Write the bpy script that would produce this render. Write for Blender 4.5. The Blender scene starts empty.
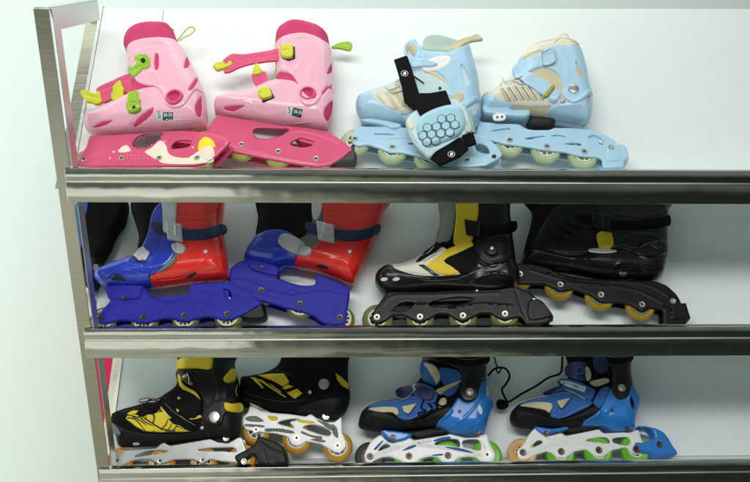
import bpy, math, random
import numpy as np
from mathutils import Vector, Matrix
from mathutils.geometry import delaunay_2d_cdt
random.seed(7); rng = np.random.default_rng(7)
S = bpy.context.scene
COL = S.collection
R_ = math.radians

# ------------------------------------------------------------------ camera
PITCH, YAW, ROLL = 0.34176, 0.01535, -0.00186
CAM = np.array([0.63574, -1.60988, 0.41381])
FPX = 800.0
def cam_axes():
    cy, sy, cp, sp = math.cos(YAW), math.sin(YAW), math.cos(PITCH), math.sin(PITCH)
    fw = np.array([sy*cp, cy*cp, -sp]); rt = np.array([cy, -sy, 0.]); dn = np.cross(fw, rt)
    c, s = math.cos(ROLL), math.sin(ROLL)
    return c*rt+s*dn, -s*rt+c*dn, fw
RT, DN, FW = cam_axes()
cd = bpy.data.cameras.new('camera'); cam = bpy.data.objects.new('camera', cd); COL.objects.link(cam)
cd.sensor_width = 36; cd.sensor_fit = 'HORIZONTAL'; cd.lens = 36*FPX/750; cd.clip_start = .02; cd.clip_end = 100
M = Matrix.Identity(4)
for i in range(3):
    M[i][0] = RT[i]; M[i][1] = -DN[i]; M[i][2] = -FW[i]; M[i][3] = CAM[i]
cam.matrix_world = M
S.camera = cam
S.render.resolution_x = 1024; S.render.resolution_y = 658

# ------------------------------------------------------------------ light
w = bpy.data.worlds.new('World'); S.world = w; w.use_nodes = True
nt = w.node_tree; bg = nt.nodes['Background']
tc = nt.nodes.new('ShaderNodeTexCoord'); sx = nt.nodes.new('ShaderNodeSeparateXYZ'); cr = nt.nodes.new('ShaderNodeValToRGB')
mp = nt.nodes.new('ShaderNodeMapRange'); mp.inputs[1].default_value = -1; mp.inputs[2].default_value = 1
nt.links.new(tc.outputs['Generated'], sx.inputs[0]); nt.links.new(sx.outputs[2], mp.inputs[0]); nt.links.new(mp.outputs[0], cr.inputs[0])
nt.links.new(cr.outputs[0], bg.inputs[0])
cr.color_ramp.elements[0].position = .40; cr.color_ramp.elements[0].color = (.10, .12, .10, 1)
cr.color_ramp.elements[1].position = .62; cr.color_ramp.elements[1].color = (.86, .93, .90, 1)
bg.inputs[1].default_value = 0.2
def area(name, loc, target, sxy, power, col):
    l = bpy.data.lights.new(name, 'AREA'); l.shape = 'RECTANGLE'; l.size, l.size_y = sxy; l.energy = power; l.color = col
    o = bpy.data.objects.new(name, l); COL.objects.link(o); o.location = loc
    o.rotation_euler = (Vector(target)-Vector(loc)).to_track_quat('-Z', 'Y').to_euler(); return o
area('ceiling_lamp', (.42, -1.55, 1.85), (.75, .1, -.3), (2.3, .5), 48, (1.0, .998, .96))
area('wall_fill', (-.3, .50, 1.25), (-.3, 1.0, .1), (3.6, .3), 14, (.98, 1.0, .95))  # added fill behind the rack, brightens the wall; no real fixture
area('wall_fill_low', (-1.7, -.1, -.4), (-.7, 1.0, -.7), (.5, 1.9), 16, (.96, 1.0, .99))  # second added fill, lifts the lower left of the wall
area('rail_reflection_fill', (-1.15, -2.6, -.80), (-1.15, 0, -.80), (2.3, 1.3), 8, (1.0, 1.0, .93))  # added unseen source, gives post and rails a bright reflection
S.view_settings.view_transform = 'Standard'; S.view_settings.look = 'None'
S.view_settings.exposure = 0.0; S.view_settings.gamma = 1
S.render.engine = 'CYCLES'

# ------------------------------------------------------------------ materials
def lin(c): 
    return tuple((x/255/12.92 if x/255 <= .04045 else ((x/255+.055)/1.055)**2.4) for x in c)
MATS = {}
def mat(name, rgb, rough=.4, metal=0., var=.07, bump=.0, bscale=300., coat=0., sss=0., dirt=0., weave=False, trans=0., spec=.5):
    if name in MATS: return MATS[name]
    m = bpy.data.materials.new(name); m.use_nodes = True; n = m.node_tree.nodes; L = m.node_tree.links
    b = n['Principled BSDF']; c = lin(rgb)
    t = n.new('ShaderNodeTexCoord')
    nz = n.new('ShaderNodeTexNoise'); nz.inputs['Scale'].default_value = 28; nz.inputs['Detail'].default_value = 6
    L.new(t.outputs['Object'], nz.inputs['Vector'])
    ramp = n.new('ShaderNodeValToRGB'); ramp.color_ramp.elements[0].position = .3; ramp.color_ramp.elements[1].position = .7
    ramp.color_ramp.elements[0].color = tuple(min(1, x*(1-var)) for x in c)+(1,)
    ramp.color_ramp.elements[1].color = tuple(min(1, x*(1+var)) for x in c)+(1,)
    L.new(nz.outputs[0], ramp.inputs[0]); colout = ramp.outputs[0]
    if dirt > 0:
        n2 = n.new('ShaderNodeTexNoise'); n2.inputs['Scale'].default_value = 75; n2.inputs['Detail'].default_value = 9; n2.inputs['Roughness'].default_value = .75
        L.new(t.outputs['Object'], n2.inputs['Vector'])
        r2 = n.new('ShaderNodeValToRGB'); r2.color_ramp.elements[0].position = .58; r2.color_ramp.elements[1].position = .74
        r2.color_ramp.elements[0].color = (0, 0, 0, 1); r2.color_ramp.elements[1].color = (dirt,)*3+(1,)
        L.new(n2.outputs[0], r2.inputs[0])
        mx = n.new('ShaderNodeMix'); mx.data_type = 'RGBA'
        lum = sum(c)/3; dc = (.30, .28, .24, 1) if lum > .12 else (.10, .10, .10, 1)
        mx.inputs[7].default_value = dc
        L.new(r2.outputs[0], mx.inputs[0]); L.new(colout, mx.inputs[6]); colout = mx.outputs[2]
    if not weave and not metal and bscale == 300.:
        # fine surface grain and hair scratches
        ms = n.new('ShaderNodeMapping'); ms.inputs['Rotation'].default_value = (.3, .2, .7); ms.inputs['Scale'].default_value = (60, 900, 60); L.new(t.outputs['Object'], ms.inputs[0])
        ns = n.new('ShaderNodeTexNoise'); ns.inputs['Scale'].default_value = 1.; ns.inputs['Detail'].default_value = 2; L.new(ms.outputs[0], ns.inputs['Vector'])
        rs = n.new('ShaderNodeValToRGB'); rs.color_ramp.elements[0].position = .70; rs.color_ramp.elements[1].position = .76; rs.color_ramp.elements[0].color = (0, 0, 0, 1); rs.color_ramp.elements[1].color = (.35, .35, .35, 1); L.new(ns.outputs[0], rs.inputs[0])
        mS = n.new('ShaderNodeMix'); mS.data_type = 'RGBA'; g_ = sum(c)/3; mS.inputs[7].default_value = (g_*.5+.05, g_*.5+.05, g_*.5+.05, 1)
        L.new(rs.outputs[0], mS.inputs[0]); L.new(colout, mS.inputs[6]); colout = mS.outputs[2]
        bp0 = n.new('ShaderNodeBump'); bp0.inputs['Distance'].default_value = .0004; bp0.inputs['Strength'].default_value = .22
        n0 = n.new('ShaderNodeTexNoise'); n0.inputs['Scale'].default_value = 420; n0.inputs['Detail'].default_value = 4; L.new(t.outputs['Object'], n0.inputs['Vector'])
        L.new(n0.outputs[0], bp0.inputs['Height']); L.new(bp0.outputs[0], b.inputs['Normal'])
    L.new(colout, b.inputs['Base Color'])
    rr = n.new('ShaderNodeMapRange'); rr.inputs[3].default_value = max(.03, rough-.1); rr.inputs[4].default_value = min(1, rough+.12)
    n3 = n.new('ShaderNodeTexNoise'); n3.inputs['Scale'].default_value = 60; n3.inputs['Detail'].default_value = 5
    L.new(t.outputs['Object'], n3.inputs['Vector']); L.new(n3.outputs[0], rr.inputs[0]); L.new(rr.outputs[0], b.inputs['Roughness'])
    b.inputs['Metallic'].default_value = metal; b.inputs['Coat Weight'].default_value = coat; b.inputs['Coat Roughness'].default_value = .15
    b.inputs['Specular IOR Level'].default_value = spec
    if sss: b.inputs['Subsurface Weight'].default_value = sss; b.inputs['Subsurface Scale'].default_value = .006
    if trans: b.inputs['Transmission Weight'].default_value = trans
    if bump or weave:
        bp = n.new('ShaderNodeBump'); bp.inputs['Distance'].default_value = .0006; bp.inputs['Strength'].default_value = bump
        if weave:
            bscale *= .55; bp.inputs['Distance'].default_value = .0012
            vz = n.new('ShaderNodeTexVoronoi'); vz.inputs['Scale'].default_value = bscale
            L.new(t.outputs['Object'], vz.inputs['Vector']); L.new(vz.outputs['Distance'], bp.inputs['Height'])
        else:
            n4 = n.new('ShaderNodeTexNoise'); n4.inputs['Scale'].default_value = bscale; n4.inputs['Detail'].default_value = 3
            L.new(t.outputs['Object'], n4.inputs['Vector']); L.new(n4.outputs[0], bp.inputs['Height'])
        L.new(bp.outputs[0], b.inputs['Normal'])
    MATS[name] = m; return m

def steel(name, rgb, rough, streak=6., bumpy=.25):
    m = bpy.data.materials.new(name); m.use_nodes = True; n = m.node_tree.nodes; L = m.node_tree.links; b = n['Principled BSDF']
    b.inputs['Metallic'].default_value = 1
    t = n.new('ShaderNodeTexCoord'); mpn = n.new('ShaderNodeMapping'); mpn.inputs['Scale'].default_value = (streak, 160, 160)
    L.new(t.outputs['Object'], mpn.inputs[0])
    nz = n.new('ShaderNodeTexNoise'); nz.inputs['Scale'].default_value = 1.; nz.inputs['Detail'].default_value = 6
    L.new(mpn.outputs[0], nz.inputs['Vector'])
    c = lin(rgb); ramp = n.new('ShaderNodeValToRGB'); ramp.color_ramp.elements[0].position = .3; ramp.color_ramp.elements[1].position = .72
    ramp.color_ramp.elements[0].color = tuple(x*.82 for x in c)+(1,); ramp.color_ramp.elements[1].color = c+(1,)
    L.new(nz.outputs[0], ramp.inputs[0]); L.new(ramp.outputs[0], b.inputs['Base Color'])
    rr = n.new('ShaderNodeMapRange'); rr.inputs[3].default_value = rough*.7; rr.inputs[4].default_value = rough*1.4
    L.new(nz.outputs[0], rr.inputs[0]); L.new(rr.outputs[0], b.inputs['Roughness'])
    n2 = n.new('ShaderNodeTexNoise'); n2.inputs['Scale'].default_value = 9; n2.inputs['Detail'].default_value = 2
    L.new(t.outputs['Object'], n2.inputs['Vector'])
    bp = n.new('ShaderNodeBump'); bp.inputs['Strength'].default_value = bumpy; bp.inputs['Distance'].default_value = .01
    L.new(n2.outputs[0], bp.inputs['Height']); L.new(bp.outputs[0], b.inputs['Normal'])
    return m

M_STEEL = steel('brushed_steel', (214, 217, 207), .15, bumpy=.36)
M_STEELD = steel('dull_steel', (186, 186, 168), .34)
M_LIGHTSTEEL = steel('pale_steel', (222, 226, 222), .45)
M_BOARD = mat('white_board', (231, 239, 239), .5, var=.015, bump=.03, bscale=40)
M_WALL = mat('wall_paint', (232, 247, 243), .8, var=.01, bump=.1, bscale=60)
M_BOLT = mat('bolt_metal', (205, 205, 198), .36, 1., var=.15, bump=.2, bscale=500)
M_BOLTD = mat('dark_bolt_metal', (90, 78, 66), .35, .8)
M_PINK = mat('pale_pink_plastic', (246, 186, 207), .33, var=.03, coat=.25, dirt=.24, sss=.05)
M_MAG = mat('magenta_plastic', (222, 84, 126), .38, var=.06, dirt=.24, coat=.15)
M_MAGF = mat('magenta_felt', (206, 62, 110), .9, var=.1, bump=.6, bscale=900)
M_MAGD = mat('deep_magenta_vent', (190, 40, 88), .6)
M_LIME = mat('lime_plastic', (150, 196, 40), .35, var=.08, dirt=.15, coat=.2)
M_YEL = mat('yellow_plastic', (214, 218, 40), .35, var=.06, dirt=.1, coat=.2)
M_BLK = mat('black_plastic', (15, 16, 16), .35, var=.2, dirt=.1)
M_BLKF = mat('black_fabric', (15, 15, 16), .92, var=.25, bump=.8, bscale=1100, weave=True, spec=.2)
M_RUB = mat('dark_rubber', (62, 66, 62), .6, var=.15, dirt=.2)
M_CREAM = mat('cream_print', (246, 236, 214), .4, var=.03)
M_WHITE = mat('white_plastic', (238, 240, 238), .35, var=.03, dirt=.24, coat=.2)
M_TEAL = mat('teal_label', (28, 78, 84), .4)
M_PALE = mat('pale_label', (208, 226, 220), .5)
M_SKIN = mat('print_skin_tone', (250, 226, 208), .4)
M_HAIR = mat('print_yellow', (248, 226, 40), .4)
M_OLIVE = mat('olive_urethane', (176, 174, 86), .3, var=.12, sss=.15, dirt=.24)
M_LB = mat('light_blue_plastic', (174, 213, 236), .35, var=.04, coat=.25, dirt=.24, sss=.05)
M_LBL = mat('pale_blue_fabric', (196, 222, 228), .8, var=.06, bump=.5, bscale=800, weave=True)
M_OFFW = mat('off_white_mesh', (226, 226, 208), .85, var=.08, bump=.8, bscale=700, weave=True, dirt=.2)
M_TAN = mat('beige_fabric', (206, 197, 166), .85, var=.1, bump=.6, bscale=800, weave=True)
M_GRN = mat('grey_green_lining', (176, 196, 184), .9, var=.06, bump=.5, bscale=900)
M_GTYRE = mat('pale_green_urethane', (182, 202, 160), .3, var=.08, sss=.2, dirt=.24)
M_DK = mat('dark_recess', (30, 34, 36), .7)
M_BLUE = mat('royal_blue_plastic', (38, 40, 162), .5, var=.1, dirt=.10, spec=.22)
M_BLUE2 = mat('bright_blue_plastic', (34, 62, 190), .18, var=.08, coat=.5, dirt=.06)
M_RED = mat('red_plastic', (232, 40, 26), .28, var=.06, coat=.35, dirt=.02)
M_GREY = mat('grey_fabric', (120, 128, 122), .9, var=.1, bump=.5, bscale=700)
M_SILV = mat('silver_strap', (196, 200, 200), .45, .3, var=.15, bump=.5, bscale=500)
M_CLEAR = mat('milky_hub', (206, 208, 176), .35, var=.1, sss=.1)
M_CTYRE = mat('smoky_olive_urethane', (120, 122, 70), .3, var=.15)
M_CHAR = mat('charcoal_plastic', (11, 12, 12), .42, var=.2, dirt=.06, spec=.3)
M_BOOTB = mat('black_boot_shell', (12, 14, 14), .30, var=.2, dirt=.05, coat=.12, spec=.4)
M_YELF = mat('yellow_fabric', (226, 200, 30), .6, var=.08, bump=.4, bscale=700)
M_ATYRE = mat('amber_urethane', (212, 154, 44), .28, var=.1, sss=.2, dirt=.24)
M_MTYRE = mat('mustard_urethane', (168, 140, 34), .3, var=.12, sss=.15, dirt=.24)
M_OTYRE = mat('orange_urethane', (226, 148, 44), .3, var=.1, sss=.2, dirt=.3)
M_GRTYRE = mat('green_urethane', (112, 192, 40), .35, var=.12, sss=.15, dirt=.4)
M_BTYRE = mat('black_urethane', (58, 54, 50), .4, var=.2)
M_PTYRE = mat('peach_urethane', (222, 180, 130), .35, var=.1, sss=.1, dirt=.3)
M_ALU = mat('satin_aluminium', (176, 180, 178), .38, .75, var=.06, bump=.1, bscale=600)
M_CYAN = mat('azure_plastic', (30, 122, 208), .3, var=.07, coat=.3, dirt=.08)
M_CYANF = mat('blue_fabric', (44, 98, 172), .75, var=.1, bump=.5, bscale=700, weave=True)
M_NAVY = mat('navy_strap', (26, 40, 92), .5, var=.15, bump=.4, bscale=600)
M_TANF = mat('khaki_fabric', (200, 192, 160), .85, var=.08, bump=.5, bscale=800)
M_HPINK = mat('hot_pink_box', (232, 30, 96), .5)
M_CAPBLU = mat('pale_aqua_shell', (166, 210, 224), .35, var=.04, coat=.2, dirt=.1)
M_INK = mat('dark_teal_ink', (40, 72, 84), .5)
M_SOLE = mat('dark_sole', (14, 15, 15), .55, var=.2, dirt=.08, spec=.3)

# ------------------------------------------------------------------ base helpers
def link(name, me, m, parent=None, kind=None, loc=None):
    o = bpy.data.objects.new(name, me); COL.objects.link(o)
    if m and len(me.materials) == 0: me.materials.append(m)
    if parent: o.parent = parent
    if loc is not None: o.location = loc
    if kind: o['kind'] = kind
    return o
def meshof(name, verts, faces, smooth=35):
    me = bpy.data.meshes.new(name)
    me.from_pydata([tuple(map(float, v)) for v in verts], [], [tuple(int(i) for i in f) for f in faces])
    import bmesh
    bm = bmesh.new(); bm.from_mesh(me); bmesh.ops.recalc_face_normals(bm, faces=bm.faces); bm.to_mesh(me); bm.free()
    if smooth:
        me.polygons.foreach_set('use_smooth', [True]*len(me.polygons))
        me.set_sharp_from_angle(angle=R_(smooth))
    return me
def thing(name, label, cat, loc=(0, 0, 0), rot=(0, 0, 0), group=None):
    o = bpy.data.objects.new(name, None); COL.objects.link(o); o.location = loc; o.rotation_euler = rot
    o.empty_display_size = .05; o['label'] = label; o['category'] = cat
    if group: o['group'] = group
    return o
def bevel(o, wd, seg=2):
    md = o.modifiers.new('bevel', 'BEVEL'); md.width = wd; md.segments = seg; md.limit_method = 'ANGLE'; return o
def boxmesh(name, corners8):
    f = [(0, 1, 2, 3), (7, 6, 5, 4), (0, 4, 5, 1), (1, 5, 6, 2), (2, 6, 7, 3), (3, 7, 4, 0)]
    return meshof(name, corners8, f, 30)
def box(name, x0, x1, y0, y1, z0, z1, m, parent=None, bev=.001):
    c = [(x0, y0, z0), (x1, y0, z0), (x1, y1, z0), (x0, y1, z0), (x0, y0, z1), (x1, y0, z1), (x1, y1, z1), (x0, y1, z1)]
    o = link(name, boxmesh(name, c), m, parent)
    if bev: bevel(o, bev)
    return o

def ray(px, py):
    d = RT*((px-375)/FPX) + DN*((py-241)/FPX) + FW
    return d/np.linalg.norm(d)
def onY(px, py, Y):
    d = ray(px, py); return CAM + d*((Y-CAM[1])/d[1])

def parse(s):
    return np.array([[float(a) for a in p.split(',')] for p in s.split()])
def catmull(P, n=6, closed=True):
    P = np.asarray(P, float); N = len(P); out = []
    rngi = range(N) if closed else range(N-1)
    for i in rngi:
        if closed: p0, p1, p2, p3 = P[(i-1) % N], P[i], P[(i+1) % N], P[(i+2) % N]
        else: p0, p1, p2, p3 = P[max(i-1, 0)], P[i], P[i+1], P[min(i+2, N-1)]
        # centripetal-ish blend keeps corners tame
        for k in range(n):
            t = k/n
            out.append(.5*((2*p1)+(-p0+p2)*t+(2*p0-5*p1+4*p2-p3)*t*t+(-p0+3*p1-3*p2+p3)*t**3))
    if not closed: out.append(P[-1])
    return np.array(out)
def resample(P, ds, closed=True, keep=None):
    Q = np.vstack([P, P[:1]]) if closed else P
    seg = np.linalg.norm(np.diff(Q, axis=0), axis=1); s = np.concatenate([[0], np.cumsum(seg)])
    n = max(6, int(s[-1]/ds)); t = np.linspace(0, s[-1], n+1)
    if closed: t = t[:-1]
    return np.stack([np.interp(t, s, Q[:, k]) for k in range(Q.shape[1])], 1)
def dist_poly(P, loop, closed=True):
    A = loop; B = np.roll(loop, -1, 0) if closed else loop[1:]
    if not closed: A = loop[:-1]
    out = np.empty(len(P)); ax, ay = A[:, 0], A[:, 1]; bx_, by_ = B[:, 0]-ax, B[:, 1]-ay; iL = 1/(bx_*bx_+by_*by_+1e-18)
    for c in range(0, len(P), 128):
        px = P[c:c+128, 0][:, None]-ax; py = P[c:c+128, 1][:, None]-ay
        t = (px*bx_+py*by_)*iL; np.clip(t, 0, 1, out=t)
        px -= t*bx_; py -= t*by_; px *= px; py *= py; px += py
        out[c:c+128] = px.min(1)
    return np.sqrt(out)
def inside(P, loop):
    A = loop; B = np.roll(loop, -1, 0); out = np.empty(len(P), bool)
    ax, ay, by_ = A[:, 0], A[:, 1], B[:, 1]; sl = (B[:, 0]-ax)/(by_-ay+1e-18)
    for c in range(0, len(P), 128):
        x = P[c:c+128, 0][:, None]; y = P[c:c+128, 1][:, None]
        out[c:c+128] = ((((ay > y) != (by_ > y)) & (x < sl*(y-ay)+ax)).sum(1) & 1) == 1
    return out
def prof(x):
    x = np.clip(x, 0, 1); return np.sqrt(np.clip(1-(1-x)**2, 0, 1))

def tri_region(loop, holes, step, R):
    loop = resample(loop, step*.8); holes = [resample(h, min(step*.8, .0025)) for h in holes]
    pts = [loop]; edges = []; n = 0
    for l in [loop]+holes:
        k = len(l); edges += [(n+i, n+(i+1) % k) for i in range(k)]; n += k
    pts = [loop]+holes
    lo, hi = loop.min(0), loop.max(0)
    gx, gy = np.meshgrid(np.arange(lo[0], hi[0], step), np.arange(lo[1], hi[1], step*.87))
    gx = gx + (np.arange(gx.shape[0]) % 2)[:, None]*step*.5
    G = np.stack([gx.ravel(), gy.ravel()], 1); G = G[inside(G, loop)]
    # rings for a round edge
    rings = []
    nx = np.roll(loop, -1, 0)-np.roll(loop, 1, 0); nrm = np.stack([-nx[:, 1], nx[:, 0]], 1); nrm /= np.linalg.norm(nrm, axis=1)[:, None]+1e-12
    area_ = .5*np.sum(loop[:, 0]*np.roll(loop[:, 1], -1)-np.roll(loop[:, 0], -1)*loop[:, 1])
    if area_ < 0: nrm = -nrm
    ds_ = [R*f for f in (.04, .15, .35, .65) if R*f > .0002]
    for d in ds_: rings.append(loop+nrm*d)
    cand = []
    if rings:
        for d, r in zip(ds_, rings):
            ok = inside(r, loop); dd = dist_poly(r, loop); cand.append(r[ok & (dd > d*.93)])
    lastd = ds_[-1] if ds_ else 0
    if len(G):
        dG = dist_poly(G, loop); G = G[(dG > max(step*.45, min(lastd+step*.4, R)))]
    allc = np.vstack([c for c in cand+[G] if len(c)]) if any(len(c) for c in cand+[G]) else np.zeros((0, 2))
    for h in holes:
        if len(allc):
            allc = allc[~inside(allc, h)]; allc = allc[dist_poly(allc, h) > .0011]
        hr = h  # ring round the hole rim
        nx = np.roll(h, -1, 0)-np.roll(h, 1, 0); hn = np.stack([-nx[:, 1], nx[:, 0]], 1); hn /= np.linalg.norm(hn, axis=1)[:, None]+1e-12
        a = .5*np.sum(h[:, 0]*np.roll(h[:, 1], -1)-np.roll(h[:, 0], -1)*h[:, 1])
        if a > 0: hn = -hn
        q = h+hn*.0009; q = q[inside(q, loop)]
        if len(q):
            q = q[dist_poly(q, h) > .0007]
        if len(q): allc = np.vstack([allc, q])
    P = np.vstack(pts+[allc]) if len(allc) else np.vstack(pts)
    r = delaunay_2d_cdt([Vector(p) for p in P*10], edges, [], 0, 1e-6, False)
    V = np.array([tuple(v) for v in r[0]])/10; F = [f for f in r[2] if len(f) == 3]
    F = np.array(F); C = V[F].mean(1)
    ok = inside(C, loop)
    for h in holes: ok &= ~inside(C, h)
    F = F[ok]
    used = np.unique(F); remap = -np.ones(len(V), int); remap[used] = np.arange(len(used))
    return V[used], remap[F], loop, holes

def solid(name, V, F, top, bot):
    n = len(V); verts = np.vstack([np.c_[V, top], np.c_[V, bot]])
    cnt = {}
    for f in F:
        for a, b in ((f[0], f[1]), (f[1], f[2]), (f[2], f[0])):
            k = (min(a, b), max(a, b)); cnt.setdefault(k, []).append((a, b))
    faces = [tuple(f) for f in F]+[(f[2]+n, f[1]+n, f[0]+n) for f in F]
    for k, l in cnt.items():
        if len(l) == 1:
            a, b = l[0]; faces.append((b, a, a+n, b+n))
    return meshof(name, verts, faces, 42)

_lathe = {}
def lathe(name, profile, seg=40):
    key = (name, tuple(profile))
    if key in _lathe: return _lathe[key]
    vs, fs = [], []; k = len(profile)
    for i in range(seg):
        a = 2*math.pi*i/seg
        for r, z in profile: vs.append((r*math.cos(a), r*math.sin(a), z))
    for i in range(seg):
        j = (i+1) % seg
        for p in range(k-1): fs.append((i*k+p, j*k+p, j*k+p+1, i*k+p+1))
    me = meshof(name, vs, fs, 40); _lathe[key] = me; return me
def tube_mesh(name, P, r, seg=8, flat=1.0):
    P = np.asarray(P, float); n = len(P); vs, fs = [], []
    T = np.gradient(P, axis=0); T /= np.linalg.norm(T, axis=1)[:, None]+1e-12
    ref = np.array([0, 0, 1.])
    for i in range(n):
        a = np.cross(T[i], ref); l = np.linalg.norm(a)
        a = a/l if l > 1e-3 else np.array([1., 0, 0]); b = np.cross(T[i], a)
        for s in range(seg):
            t = 2*math.pi*s/seg; vs.append(P[i]+a*math.cos(t)*r+b*math.sin(t)*r*flat)
    for i in range(n-1):
        for s in range(seg):
            q = (s+1) % seg; fs.append((i*seg+s, i*seg+q, (i+1)*seg+q, (i+1)*seg+s))
    fs.append(tuple(range(seg))[::-1]); fs.append(tuple((n-1)*seg+s for s in range(seg)))
    return meshof(name, vs, fs, 50)

# ------------------------------------------------------------------ the rack frame of reference
TH = R_(45)
BU, BV, BN = np.array([1., 0, 0]), np.array([0, math.cos(TH), math.sin(TH)]), np.array([0, -math.sin(TH), math.cos(TH)])
RAILPX = [((66, 167.4), (750, 170.0)), ((85, 327.3), (750, 325.1)), ((100, 467.2), (750, 459.8))]
RAILZ = [onY(400, a[1]+(b[1]-a[1])*(400-a[0])/(b[0]-a[0]), 0.)[2] for a, b in RAILPX]
YF, DROP = .095, .050
def foot(k): return np.array([0, YF, RAILZ[k]-DROP])

# ------------------------------------------------------------------ item builder: outlines measured off the photo, set on the board
class GridH:
    """height field sampled once on a fine grid, then looked up"""
    def __init__(s, f, loop, base, pad=.012, h=.0014):
        s.f, s.base, s.h = f, base, h; s.lo = loop.min(0)-pad; s.hi = loop.max(0)+pad; s.g = None
    def build(s):
        nx, ny = (np.ceil((s.hi-s.lo)/s.h).astype(int)+2)
        X, Y = np.meshgrid(s.lo[0]+np.arange(nx)*s.h, s.lo[1]+np.arange(ny)*s.h, indexing='ij')
        s.g = s.f(np.stack([X.ravel(), Y.ravel()], 1)).reshape(nx, ny)
    def __call__(s, Q):
        if s.g is None: s.build()
        q = (Q-s.lo)/s.h; n0, n1 = s.g.shape
        out = (q[:, 0] < 0) | (q[:, 1] < 0) | (q[:, 0] > n0-2) | (q[:, 1] > n1-2)
        i = np.clip(q[:, 0].astype(int), 0, n0-2); j = np.clip(q[:, 1].astype(int), 0, n1-2)
        a = np.clip(q[:, 0]-i, 0, 1); b = np.clip(q[:, 1]-j, 0, 1); g = s.g
        r = g[i, j]*(1-a)*(1-b)+g[i+1, j]*a*(1-b)+g[i, j+1]*(1-a)*b+g[i+1, j+1]*a*b
        if out.any():
            r = r.copy(); r[out] = s.base(Q[out]) if callable(s.base) else s.base
        return r

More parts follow.
